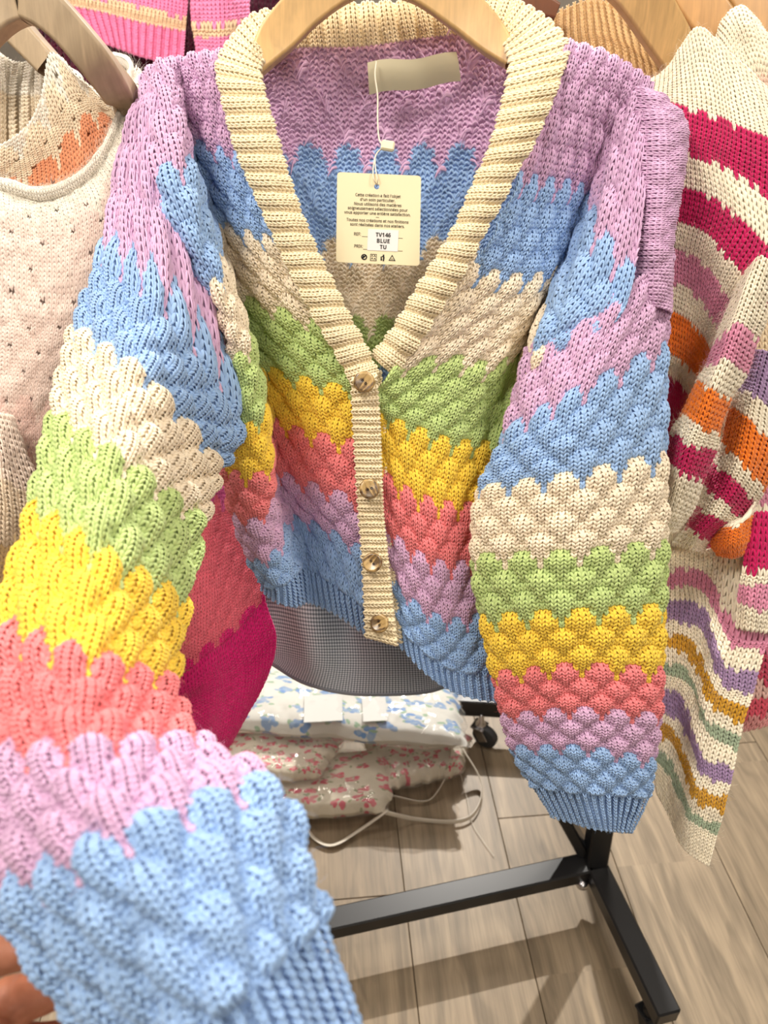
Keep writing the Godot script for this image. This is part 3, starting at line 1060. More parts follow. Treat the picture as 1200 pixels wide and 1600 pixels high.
# ---------------------------------------------------------------- hangers
func sweep(path: PackedVector3Array, width: PackedFloat32Array, thick: float) -> ArrayMesh:
	# a flat wooden arm: rounded rectangle, wide across the path in the plane square to the view, thick along it
	var n := path.size()
	var prof := []
	for q in [[1, 1], [-1, 1], [-1, -1], [1, -1]]:
		for k in 4:
			var a := deg_to_rad({"11": 0, "-11": 90, "-1-1": 180, "1-1": 270}["%d%d" % [q[0], q[1]]] + k * 30.0)
			prof.append([q[0], q[1], cos(a), sin(a)])
	var v := PackedVector3Array()
	for k in n:
		var t := (path[mini(k + 1, n - 1)] - path[maxi(k - 1, 0)]).normalized()
		var away := Vector3(0, -0.25, -1).normalized()
		var s := t.cross(away).normalized()
		var b := s.cross(t).normalized()
		var w := width[k] * 0.5
		var r := minf(0.004, minf(w, thick * 0.5) * 0.8)
		for i in prof.size() + 1:
			var q = prof[i % prof.size()]
			v.append(path[k] + s * (q[0] * (w - r) + r * q[2]) + b * (q[1] * (thick * 0.5 - r) + r * q[3]))
	var st := SurfaceTool.new()
	st.append_from(surf(v, prof.size(), n - 1, true, PackedColorArray(), PackedVector2Array(), true), 0, Transform3D())
	for e in [0, n - 1]:
		var f := SurfaceTool.new()
		f.begin(Mesh.PRIMITIVE_TRIANGLES)
		f.set_smooth_group(-1)
		var o: int = e * (prof.size() + 1)
		for i in prof.size():
			var tri := [path[e], v[o + i], v[o + i + 1]]
			if e == 0: tri.reverse()
			for p in tri: f.add_vertex(p)
		f.generate_normals()
		st.append_from(f.commit(), 0, Transform3D())
	return st.commit()

func hanger(pts: Array, label: String, m: Material, thick := 0.02, hook := Vector2.ZERO, hd := 0.8) -> void:
	# pts: [x, y, depth, width in metres] along the bowed arms
	var path := PackedVector3Array()
	var wv := PackedVector3Array()
	var o := at(pts[0][0], pts[0][1], pts[0][2])
	for p in pts:
		path.append(at(p[0], p[1], p[2]) - o)
		wv.append(Vector3(p[3], 0, 0))
	var c := PackedInt32Array()
	for k in pts.size() - 1: c.append(8)
	var line := spline(path, c)
	var wl := spline(wv, c)
	var width := PackedFloat32Array()
	for q in wl: width.append(q.x)
	var t := thing("coat_hanger", o, label, "hanger", "wooden hangers on the rails")
	mesh_at("bowed_arm", sweep(line, width, thick), m, t)
	if hook != Vector2.ZERO:
		var hp := PackedVector3Array()
		for q in [[0, 0], [0, -40], [2, -70], [30, -100], [10, -135], [-28, -118]]: hp.append(at(hook.x + q[0], hook.y + q[1], hd) - o)
		mesh_at("hook", tube(spline(hp, PackedInt32Array([4, 4, 6, 6, 6])), 0.0018, 8), M.chrome, t)

func hangers() -> void:
	hanger([[800, 96, .825, .018], [770, 62, .828, .034], [725, 18, .83, .042], [660, -28, .83, .044], [598, -48, .83, .050], [540, -34, .83, .044], [480, 8, .83, .042], [430, 62, .828, .038], [398, 112, .822, .016]], "bowed beech hanger in the neck of the rainbow cardigan", M.beech, 0.016, Vector2(598, -70), .83)
	hanger([[204, 166, .87, .030], [188, 146, .80, .030], [150, 96, .755, .033], [104, 42, .74, .034], [62, 6, .735, .040], [30, -4, .735, .044], [-10, 20, .735, .040], [-60, 80, .735, .034]], "grey-brown bowed hanger holding the pale mohair jumper in front", M.greywood, 0.028, Vector2(30, -30), .735)
	hanger([[80, 104, .93, .030], [50, 72, .93, .032], [18, 40, .93, .036], [-20, 20, .93, .038], [-70, 60, .93, .034]], "second grey-brown hanger half hidden behind the first one on the left rail", M.greywood, 0.03, Vector2(-20, -10), .93)
	hanger([[1082, 128, .95, .040], [1038, 52, .92, .050], [985, -26, .89, .054], [930, -70, .88, .056]], "broad pale wooden hanger arm holding the cerise striped jumper", M.beech, 0.02)
	hanger([[1140, 70, .98, .05], [1095, 10, .98, .052], [1050, -60, .98, .052]], "second wooden hanger arm behind the striped jumper's shoulder", M.beech2, 0.022)
	hanger([[1240, 90, 1.02, .05], [1190, 20, 1.02, .056], [1140, -60, 1.02, .056]], "darker wooden hanger arm above the cream ribbed collar at the right edge", M.beech2, 0.022)
	hanger([[870, 20, 1.0, .02], [830, 2, 1.0, .03], [780, -40, 1.0, .034]], "thin dark wooden hanger arm passing behind the cardigan's right shoulder", M.darkwood, 0.02)

# ---------------------------------------------------------------- jumpers on the left
func left_sweaters() -> void:
	var cream := lin(244, 238, 226)
	var blush := lin(240, 220, 210)
	var pink := lin(234, 206, 196)
	var peach := lin(244, 218, 186)
	var oran := lin(226, 152, 112)
	var t := thing("jumper", at(60, 450, .83), "fluffy cream-to-blush openwork jumper hanging on the left rail, beside the near sleeve", "jumper")
	var o := {"mat": M.mohair, "hair": 3.0, "hair_length": 0.013, "thick": 0.0032, "wob": 0.004, "w": 8.0, "h": 6.0, "amp": 0.004, "holes": 7, "vary": 0.04, "size": 1.15}
	knit(t, "front", px([
		[[-90, 282, .84], [0, 288, .80], [62, 303, .79], [112, 288, .79], [152, 252, .80], [180, 200, .815], [198, 150, .83], [212, 104, .845]],
		[[-90, 345, .83], [0, 350, .785], [70, 366, .775], [130, 350, .775], [180, 310, .785], [206, 250, .80], [222, 180, .82], [232, 128, .85]],
		[[-100, 480, .83], [0, 490, .785], [70, 500, .775], [130, 500, .78], [185, 480, .79], [220, 420, .81], [240, 330, .85], [246, 220, .88]],
		[[-110, 640, .83], [-10, 650, .79], [50, 655, .79], [100, 655, .80], [150, 640, .82], [195, 600, .85], [230, 520, .88], [250, 400, .91]],
		[[-120, 850, .86], [-20, 860, .83], [40, 860, .83], [90, 860, .84], [140, 850, .86], [180, 830, .88], [220, 780, .91], [240, 700, .94]],
		[[-120, 1050, .90], [-20, 1060, .88], [40, 1060, .88], [90, 1060, .89], [140, 1050, .90], [180, 1040, .92], [220, 1000, .94], [240, 950, .96]],
	]), PackedInt32Array([12, 10, 9, 9, 9, 8, 7]), PackedInt32Array([12, 18, 24, 30, 30]), ["bub", "bub", "bub", "bub", "bub"], [cream, blush, blush, pink, peach], o)
	# thick rolled neck edge
	var rim := [[-90, 282, .835], [0, 288, .795], [62, 303, .783], [112, 288, .783], [152, 252, .793], [180, 200, .81], [196, 150, .825], [205, 110, .84], [195, 96, .86], [178, 92, .89]]
	var ra := [[], [], [], [], [], []]
	var sg := PackedInt32Array()
	for k in rim.size():
		var c := at(rim[k][0], rim[k][1], rim[k][2])
		for q in 6:
			var a := TAU * q / 6.0
			ra[q].append(c + upv * 0.006 * sin(a) - fwd * 0.006 * cos(a))
		if k > 0: sg.append(12)
	ra.append(ra[0])
	knit(t, "neck_edge", ra, sg, PackedInt32Array([2, 2, 2, 2, 2, 2]), ["plain", "plain", "plain", "plain", "plain", "plain"], [cream, cream, cream, cream, cream, cream], {"mat": M.mohair, "hair": 2.0, "hair_length": 0.010, "thick": 0.003})
	knit(t, "back", px([
		[[-60, 240, .90], [0, 226, .90], [42, 196, .90], [64, 150, .90], [80, 84, .90], [124, 118, .89], [160, 150, .885], [196, 150, .87]],
		[[-60, 270, .91], [0, 258, .91], [50, 236, .91], [84, 190, .91], [110, 150, .905], [140, 150, .90], [170, 170, .89], [200, 176, .875]],
		[[-60, 310, .92], [0, 300, .92], [60, 280, .92], [100, 250, .92], [130, 215, .91], [155, 195, .905], [180, 200, .895], [200, 205, .88]],
		[[-60, 380, .92], [0, 380, .92], [60, 380, .92], [110, 370, .92], [140, 340, .91], [170, 300, .905], [190, 280, .90], [205, 260, .89]],
	]), PackedInt32Array([8, 7, 7, 8, 7, 6, 6]), PackedInt32Array([6, 12, 12]), ["bub", "bub", "bub"], [cream, lin(240, 222, 196), oran], {"mat": M.mohair, "hair": 0.6, "hair_length": 0.01, "thick": 0.0032, "w": 8.0, "h": 6.0, "amp": 0.004, "holes": 7, "i0": 3.0})
	# its sleeve, hanging at the frame's edge
	knit(t, "sleeve", rings([
		[[-70, 640, -30, 640, 20, 650], [.76, .74, .76], .03],
		[[-80, 740, -20, 740, 64, 772], [.74, .71, .74], .04],
		[[-80, 850, -20, 850, 76, 858], [.74, .71, .74], .045],
		[[-90, 960, -30, 960, 40, 960], [.82, .79, .81], .045],
		[[-90, 1080, -30, 1080, 20, 1080], [.86, .83, .85], .04],
	]), PackedInt32Array([5, 5, 5, 5, 5, 5, 5, 5]), PackedInt32Array([12, 14, 14, 16]), ["plain", "plain", "plain", "plain"], [lin(248, 228, 212), lin(250, 230, 204), lin(252, 222, 170), lin(250, 206, 130)], {"closed": true, "mat": M.mohair, "hair": 2.0, "hair_length": 0.010, "wob": 0.003})
	var t2 := thing("jumper", at(20, 150, 1.0), "cream ribbed jumper deeper on the left rail, seen through the front jumper's neck", "jumper")
	knit(t2, "back", px([
		[[-60, 60, 1.0], [-10, 76, 1.0], [20, 96, 1.0], [48, 92, 1.0], [66, 78, 1.0], [86, 96, 1.0], [110, 120, 1.0]],
		[[-60, 150, 1.01], [-10, 140, 1.01], [18, 150, 1.02], [42, 150, 1.0], [64, 150, 1.0], [90, 160, 1.0], [110, 170, 1.0]],
		[[-60, 260, 1.02], [-10, 250, 1.02], [18, 250, 1.03], [46, 240, 1.01], [70, 230, 1.01], [96, 230, 1.01], [120, 230, 1.0]],
		[[-60, 360, 1.03], [-10, 360, 1.03], [18, 360, 1.03], [46, 350, 1.02], [76, 340, 1.02], [110, 330, 1.02], [130, 320, 1.01]],
	]), PackedInt32Array([7, 5, 5, 5, 5, 5]), PackedInt32Array([12, 14, 14]), ["rib", "rib", "rib"], [cream, lin(234, 220, 196), lin(234, 220, 196)], {"mat": M.mohair, "hair": 0.6, "hair_length": 0.010, "rib": 4, "thick": 0.006})

# ---------------------------------------------------------------- jumpers on the right
func right_sweaters() -> void:
	var cr_ := lin(246, 236, 214)
	var ce := lin(196, 18, 92)
	var pk := lin(222, 146, 176)
	var og := lin(240, 126, 26)
	var li := lin(166, 138, 178)
	var mu := lin(206, 154, 44)
	var gr := lin(160, 176, 150)
	var fz := {"mat": M.mohair, "hair": 2.6, "hair_length": 0.011, "thick": 0.0046, "size": 0.97, "wob": 0.002, "vary": 0.1}
	var t := thing("jumper", at(1120, 300, .85), "fuzzy jumper in cream, cerise, pink and orange stripes against the far sleeve", "jumper")
	knit(t, "front", px([
		[[1000, 135, .90], [1040, 108, .88], [1066, 68, .87], [1094, 42, .87], [1140, 82, .875], [1225, 160, .90]],
		[[1000, 160, .88], [1035, 160, .86], [1075, 167, .845], [1120, 180, .84], [1165, 202, .84], [1245, 235, .87]],
		[[1000, 228, .88], [1035, 230, .86], [1072, 236, .845], [1112, 249, .835], [1162, 277, .835], [1245, 328, .86]],
		[[1000, 285, .88], [1035, 288, .865], [1072, 294, .85], [1120, 311, .835], [1172, 357, .83], [1240, 430, .85]],
		[[1000, 335, .89], [1035, 340, .87], [1066, 348, .86], [1106, 366, .845], [1146, 410, .835], [1205, 492, .84]],
		[[1000, 376, .90], [1032, 382, .88], [1060, 390, .87], [1095, 406, .86], [1128, 447, .855], [1170, 525, .86]],
		[[1000, 428, .91], [1030, 433, .89], [1058, 441, .88], [1088, 459, .875], [1112, 492, .875], [1140, 545, .88]],
		[[1000, 476, .92], [1028, 480, .90], [1054, 488, .89], [1080, 503, .885], [1100, 527, .89], [1118, 565, .90]],
		[[1000, 545, .93], [1026, 548, .91], [1050, 554, .90], [1072, 567, .90], [1088, 588, .905], [1105, 612, .92]],
		[[1000, 578, .94], [1024, 581, .92], [1045, 587, .915], [1064, 600, .92], [1080, 622, .925], [1098, 645, .94]],
		[[1000, 690, .96], [1024, 695, .95], [1045, 702, .945], [1064, 712, .95], [1080, 725, .955], [1098, 740, .96]],
		[[1000, 860, .98], [1024, 860, .97], [1045, 860, .97], [1064, 860, .97], [1080, 860, .975], [1098, 860, .98]],
	]), PackedInt32Array([5, 5, 6, 7, 10]), PackedInt32Array([18, 10, 7, 7, 6, 7, 6, 8, 5, 11, 14]), ["plain", "plain", "plain", "plain", "plain", "plain", "plain", "plain", "plain", "plain", "plain"], [cr_, ce, cr_, ce, cr_, pk, cr_, og, cr_, ce, cr_], fz)
	knit(t, "sleeve", rings([
		[[1158, 430, 1190, 400, 1225, 440], [.85, .84, .86], .03],
		[[1118, 532, 1152, 505, 1186, 528], [.845, .83, .85], .032],
		[[1104, 572, 1132, 560, 1166, 585], [.845, .83, .85], .032],
		[[1090, 592, 1112, 608, 1143, 622], [.85, .83, .85], .03],
		[[1066, 644, 1092, 664, 1124, 676], [.855, .835, .855], .03],
		[[1050, 672, 1080, 694, 1119, 704], [.86, .84, .86], .03],
		[[1040, 718, 1068, 738, 1100, 748], [.87, .85, .87], .028],
		[[1034, 762, 1056, 775, 1086, 790], [.875, .86, .88], .024],
		[[1030, 806, 1046, 806, 1072, 812], [.88, .87, .885], .02],
		[[1026, 836, 1040, 834, 1056, 830], [.885, .88, .89], .014],
	]), PackedInt32Array([3, 3, 3, 3, 3, 3, 3, 3]), PackedInt32Array([15, 7, 5, 7, 5, 6, 5, 4, 4]), ["plain", "plain", "plain", "plain", "plain", "plain", "plain", "plain", "plain"], [cr_, pk, cr_, og, cr_, ce, cr_, cr_, cr_], {"closed": true, "mat": M.mohair, "hair": 2.6, "hair_length": 0.011, "thick": 0.0046, "size": 0.97, "vary": 0.1})
	var t2 := thing("jumper", at(1160, 700, .93), "jumper with a slanting lilac, orange and cerise sleeve at the right edge", "jumper")
	knit(t2, "sleeve", rings([
		[[1165, 545, 1200, 550, 1250, 600], [.93, .92, .93], .03],
		[[1152, 602, 1182, 618, 1222, 664], [.93, .91, .93], .03],
		[[1142, 632, 1174, 658, 1220, 706], [.93, .91, .93], .032],
		[[1128, 690, 1160, 722, 1196, 764], [.93, .91, .93], .032],
		[[1113, 722, 1148, 750, 1182, 786], [.935, .915, .935], .032],
		[[1100, 758, 1130, 782, 1162, 812], [.94, .92, .94], .03],
		[[1088, 788, 1114, 806, 1150, 822], [.945, .925, .945], .03],
		[[1074, 822, 1090, 832, 1108, 846], [.95, .935, .95], .028],
		[[1050, 850, 1074, 858, 1098, 864], [.96, .95, .96], .024],
	]), PackedInt32Array([3, 3, 3, 3, 3, 3, 3, 3]), PackedInt32Array([11, 6, 9, 5, 6, 5, 6, 5]), ["plain", "plain", "plain", "plain", "plain", "plain", "plain", "plain"], [li, cr_, og, cr_, ce, cr_, ce, cr_], {"closed": true, "mat": M.mohair, "hair": 2.6, "hair_length": 0.011, "thick": 0.0046, "size": 0.97, "vary": 0.1})
	knit(t2, "turned_cuff", rings([
		[[1150, 812, 1170, 806, 1186, 770], [.935, .925, .94], .02],
		[[1122, 826, 1150, 822, 1180, 800], [.935, .92, .94], .024],
		[[1112, 852, 1144, 850, 1176, 838], [.94, .925, .94], .024],
		[[1122, 868, 1146, 872, 1170, 864], [.945, .935, .945], .016],
	]), PackedInt32Array([3, 3, 3, 3, 3, 3, 3, 3]), PackedInt32Array([3, 6, 3]), ["plain", "plain", "plain"], [cr_, og, og], {"closed": true, "mat": M.mohair, "hair": 2.6, "hair_length": 0.011, "thick": 0.0046, "size": 0.97, "vary": 0.1})
	knit(t2, "body", px([
		[[1130, 480, 1.0], [1170, 470, 1.0], [1230, 480, 1.0], [1290, 500, 1.0]],
		[[1130, 590, 1.01], [1170, 585, 1.01], [1230, 590, 1.01], [1290, 600, 1.01]],
		[[1130, 700, 1.02], [1170, 700, 1.02], [1230, 700, 1.02], [1290, 710, 1.02]],
		[[1130, 800, 1.03], [1170, 800, 1.03], [1230, 800, 1.03], [1290, 810, 1.03]],
		[[1030, 860, 1.03], [1120, 870, 1.03], [1230, 880, 1.03], [1290, 890, 1.03]],
	]), PackedInt32Array([5, 7, 7]), PackedInt32Array([11, 11, 10, 10]), ["plain", "plain", "plain", "plain"], [lin(240, 222, 186), cr_, pk, ce], fz)
	# the long striped one below
	var t3 := thing("jumper", at(1100, 1100, .95), "long cream jumper striped lilac, mustard and sage, lowest at the right", "jumper")
	knit(t3, "front", px([
		[[1000, 850, .99], [1040, 846, 1.0], [1078, 850, 1.0], [1116, 855, .99], [1166, 800, .94], [1225, 790, .95]],
		[[1000, 893, .99], [1040, 890, 1.0], [1076, 886, 1.0], [1112, 905, .99], [1150, 975, .945], [1204, 984, .95]],
		[[1000, 918, .99], [1040, 916, 1.0], [1074, 914, 1.0], [1108, 936, .985], [1142, 1004, .945], [1196, 1014, .95]],
		[[1000, 938, .985], [1038, 939, .995], [1078, 939, .99], [1107, 958, .975], [1131, 1034, .94], [1186, 1050, .945]],
		[[1000, 965, .985], [1037, 966, .995], [1074, 973, .99], [1100, 990, .975], [1128, 1064, .94], [1177, 1085, .945]],
		[[1000, 987, .985], [1036, 988, .995], [1073, 995, .985], [1098, 1024, .97], [1120, 1082, .94], [1170, 1106, .94]],
		[[1000, 1008, .985], [1036, 1010, .99], [1070, 1019, .985], [1093, 1050, .97], [1114, 1102, .94], [1162, 1132, .94]],
		[[1002, 1030, .985], [1037, 1034, .99], [1068, 1040, .985], [1086, 1070, .97], [1107, 1122, .94], [1158, 1152, .94]],
		[[1004, 1052, .985], [1036, 1054, .99], [1066, 1062, .98], [1088, 1086, .965], [1107, 1146, .94], [1153, 1170, .94]],
		[[1006, 1072, .985], [1036, 1076, .985], [1058, 1080, .98], [1078, 1112, .965], [1097, 1176, .94], [1148, 1198, .935]],
		[[1008, 1102, .985], [1036, 1106, .985], [1060, 1124, .98], [1080, 1160, .965], [1100, 1208, .94], [1142, 1226, .935]],
		[[1010, 1124, .985], [1034, 1128, .985], [1054, 1142, .98], [1074, 1182, .965], [1092, 1226, .94], [1137, 1242, .935]],
		[[1012, 1144, .985], [1034, 1150, .985], [1054, 1166, .98], [1072, 1212, .965], [1090, 1250, .94], [1132, 1268, .935]],
		[[1014, 1166, .985], [1030, 1172, .985], [1050, 1188, .98], [1068, 1234, .965], [1086, 1270, .945], [1127, 1286, .94]],
		[[1018, 1186, .985], [1030, 1194, .985], [1048, 1212, .98], [1066, 1254, .965], [1084, 1286, .945], [1122, 1302, .94]],
		[[1026, 1240, .985], [1038, 1262, .985], [1054, 1296, .98], [1064, 1318, .97], [1082, 1338, .95], [1108, 1354, .945]],
	]), PackedInt32Array([5, 5, 5, 5, 6]), PackedInt32Array([7, 4, 4, 5, 4, 3, 3, 3, 4, 5, 3, 4, 3, 3, 10]), ["plain", "plain", "plain", "plain", "plain", "plain", "plain", "plain", "plain", "plain", "plain", "plain", "plain", "plain", "plain"], [cr_, pk, cr_, li, cr_, mu, cr_, gr, cr_, li, cr_, mu, cr_, gr, cr_], fz)
	knit(t3, "side_fold", px([
		[[1172, 800, .93], [1190, 800, .925], [1230, 800, .94]],
		[[1160, 884, .93], [1184, 888, .92], [1230, 890, .94]],
		[[1156, 906, .93], [1180, 912, .92], [1228, 915, .94]],
		[[1152, 940, .935], [1176, 950, .92], [1215, 955, .94]],
		[[1148, 980, .94], [1172, 985, .93], [1205, 990, .945]],
	]), PackedInt32Array([3, 5]), PackedInt32Array([8, 3, 5, 5]), ["plain", "plain", "plain", "plain"], [ce, cr_, pk, cr_], fz)
	var t4 := thing("jumper", at(1185, 1050, 1.05), "rose striped jumper edge behind the lilac and mustard striped one", "jumper")
	knit(t4, "side", px([
		[[1140, 900, 1.04], [1190, 900, 1.04], [1240, 900, 1.05]],
		[[1140, 1010, 1.05], [1185, 1010, 1.05], [1240, 1010, 1.06]],
		[[1140, 1060, 1.06], [1182, 1060, 1.06], [1240, 1060, 1.07]],
		[[1140, 1090, 1.06], [1180, 1092, 1.06], [1235, 1085, 1.07]],
		[[1140, 1112, 1.06], [1178, 1118, 1.06], [1228, 1105, 1.07]],
		[[1140, 1140, 1.07], [1166, 1142, 1.07], [1210, 1130, 1.07]],
	]), PackedInt32Array([5, 5]), PackedInt32Array([11, 5, 3, 3, 3]), ["plain", "plain", "plain", "plain", "plain"], [lin(214, 120, 150), lin(200, 70, 100), lin(220, 180, 170), lin(206, 80, 100), lin(220, 150, 150)], fz)
	# cream ribbed collar at the top right, and what hangs behind it
	var t5 := thing("jumper", at(1170, 80, .95), "cream jumper with a horizontally ribbed collar at the upper right, under the hangers", "jumper")
	knit(t5, "collar", px([
		[[1108, 82, .95], [1118, 60, .95], [1130, 30, .95], [1156, 8, .95], [1182, 30, .95], [1225, 90, .97]],
		[[1112, 96, .94], [1126, 72, .935], [1142, 46, .935], [1164, 32, .93], [1190, 52, .94], [1230, 110, .96]],
		[[1120, 118, .935], [1140, 96, .93], [1156, 76, .93], [1176, 66, .925], [1200, 84, .935], [1235, 130, .95]],
		[[1130, 160, .93], [1156, 134, .925], [1172, 118, .925], [1192, 112, .925], [1212, 124, .93], [1245, 160, .94]],
		[[1160, 240, .95], [1180, 220, .945], [1195, 200, .945], [1212, 190, .945], [1230, 190, .95], [1260, 220, .95]],
	]), PackedInt32Array([3, 4, 4, 4, 6]), PackedInt32Array([4, 5, 5, 8]), ["plain", "plain", "plain", "plain"], [cr_, cr_, cr_, lin(238, 206, 188)], {"mat": M.mohair, "hair": 1.0, "hair_length": 0.010, "wob": 0.003, "thick": 0.006})

# ---------------------------------------------------------------- what hangs behind
func behind() -> void:
	var pk := lin(255, 150, 196)
	var st := lin(246, 214, 178)
	var t := thing("jumper", at(220, 20, 1.5), "bright pink jumper with cream stripes and ribbed hem hanging at the far rack, upper left", "jumper")
	knit(t, "body", px([
		[[60, -110, 1.5], [140, -100, 1.49], [230, -80, 1.49], [300, -70, 1.5]],
		[[80, -20, 1.5], [150, -6, 1.48], [225, 10, 1.48], [292, 26, 1.5]],
		[[88, 6, 1.5], [152, 18, 1.48], [222, 36, 1.48], [290, 50, 1.5]],
		[[112, 56, 1.5], [168, 70, 1.48], [220, 88, 1.48], [286, 104, 1.5]],
	]), PackedInt32Array([12, 12, 11]), PackedInt32Array([14, 6, 12]), ["plain", "plain", "rib"], [pk, st, pk], {"hair": 0.4, "hair_length": 0.01, "thick": 0.006, "rib": 2})
	knit(t, "sleeve", rings([
		[[296, -90, 340, -90, 392, -90], [1.47, 1.45, 1.47], .04],
		[[300, 34, 345, 34, 388, 28], [1.47, 1.45, 1.47], .04],
		[[304, 56, 345, 58, 386, 48], [1.47, 1.45, 1.47], .04],
		[[310, 120, 348, 124, 384, 110], [1.47, 1.45, 1.47], .036],
	]), PackedInt32Array([4, 4, 4, 4, 4, 4, 4, 4]), PackedInt32Array([16, 4, 10]), ["plain", "plain", "plain"], [pk, st, pk], {"closed": true, "hair": 0.4, "hair_length": 0.01, "thick": 0.006})
	var t2 := thing("jumper", at(220, 130, 1.7), "dark burgundy fuzzy jumper below the pink striped one", "jumper")
	knit(t2, "body", px([
		[[60, -60, 1.66], [200, -60, 1.66], [330, -60, 1.66], [460, -60, 1.66]],
		[[60, 60, 1.68], [200, 60, 1.66], [330, 60, 1.66], [460, 60, 1.68]],
		[[60, 400, 1.72], [200, 400, 1.70], [330, 400, 1.70], [460, 400, 1.72]],
	]), PackedInt32Array([14, 14, 14]), PackedInt32Array([12, 34]), ["plain", "plain"], [lin(70, 16, 40), lin(84, 20, 46)], {"mat": M.mohair, "hair": 1.0, "hair_length": 0.02, "thick": 0.006, "wob": 0.01})
	var t3 := thing("jumper", at(960, 60, 1.05), "tan ribbed jumper behind the cardigan's right shoulder and the broad hanger arm", "jumper")
	knit(t3, "body", px([
		[[840, 40, 1.05], [880, 14, 1.04], [920, -2, 1.03], [960, 6, 1.03], [1020, 50, 1.04], [1080, 110, 1.05]],
		[[840, 70, 1.05], [880, 56, 1.03], [925, 50, 1.02], [970, 60, 1.02], [1025, 100, 1.03], [1080, 140, 1.05]],
		[[840, 110, 1.05], [880, 96, 1.03], [930, 88, 1.02], [980, 100, 1.02], [1030, 130, 1.03], [1080, 170, 1.05]],
		[[840, 260, 1.06], [880, 250, 1.05], [930, 240, 1.04], [980, 240, 1.04], [1030, 260, 1.05], [1080, 300, 1.06]],
	]), PackedInt32Array([7, 8, 8, 9, 10]), PackedInt32Array([9, 8, 20]), ["rib", "rib", "plain"], [lin(214, 178, 128), lin(214, 178, 128), lin(226, 196, 176)], {"mat": M.mohair, "hair": 0.8, "hair_length": 0.01, "rib": 2})
	# cerise colour-block garment between the near sleeve and the body
	var t4 := thing("jumper", at(350, 950, 1.0), "fuzzy colour-block garment in plum, coral and deep cerise hanging behind the near sleeve", "jumper")
	var plum := lin(206, 86, 146)
	var cor := lin(226, 104, 122)
	var cer := lin(208, 10, 108)
	knit(t4, "front", px([
		[[200, 670, 1.0], [270, 680, .99], [318, 684, .985], [334, 686, .99], [350, 690, 1.01]],
		[[200, 800, 1.0], [270, 800, .98], [322, 806, .97], [345, 800, .98], [378, 796, 1.0]],
		[[200, 1070, 1.0], [280, 1054, .97], [326, 1020, .955], [365, 990, .965], [414, 934, .99]],
		[[220, 1110, 1.0], [290, 1100, .97], [334, 1080, .955], [378, 1056, .965], [432, 1000, .99]],
		[[240, 1180, 1.0], [296, 1170, .97], [330, 1150, .96], [368, 1124, .97], [412, 1068, .99]],
		[[260, 1290, 1.0], [296, 1260, .98], [318, 1230, .97], [334, 1206, .98], [350, 1180, .995]],
	]), PackedInt32Array([12, 9, 9, 10]), PackedInt32Array([20, 40, 12, 14, 14]), ["bub", "bub", "plain", "plain", "plain"], [plum, cor, cer, cer, cer], {"mat": M.mohair, "hair": 2.5, "hair_length": 0.009, "thick": 0.0036, "amp": 0.004, "w": 7.0})
	# small-check skirt
	var g := thing("skirt", at(560, 1000, 1.12), "grey small-check skirt hanging below the cardigan's hem, above the wrapped packages", "skirt")
	var rows := px([
		[[380, 830, 1.10], [430, 830, 1.12], [480, 830, 1.08], [540, 830, 1.10], [600, 840, 1.08], [660, 850, 1.10], [720, 860, 1.12]],
		[[385, 940, 1.11], [430, 940, 1.13], [482, 950, 1.08], [540, 950, 1.105], [600, 955, 1.08], [660, 960, 1.10], [722, 960, 1.13]],
		[[395, 1015, 1.12], [440, 1020, 1.12], [488, 1030, 1.09], [545, 1032, 1.105], [605, 1032, 1.09], [665, 1032, 1.11], [718, 1030, 1.14]],
		[[405, 1022, 1.12], [432, 1042, 1.115], [478, 1068, 1.095], [540, 1083, 1.10], [605, 1085, 1.095], [668, 1081, 1.11], [708, 1068, 1.14]],
	])
	var grid := []
	for r in rows: grid.append(spline(PackedVector3Array(r), PackedInt32Array([8, 8, 8, 8, 8, 8])))
	var v := PackedVector3Array()
	var cols := 48
	var nr := 24
	var acc := []
	for i in cols + 1:
		var cc := PackedVector3Array()
		for r in grid: cc.append(r[i])
		acc.append(spline(cc, PackedInt32Array([8, 8, 8])))
	for j in nr + 1:
		for i in cols + 1: v.append(acc[i][j] - g.position)
	mesh_at("cloth", slab(v, cols, nr, 0.002), M.check, g)
	var hem := PackedVector3Array()
	for i in cols + 1: hem.append(v[nr * (cols + 1) + i])
	mesh_at("hem", tube(hem, 0.0028, 6), M.check_dark, g)

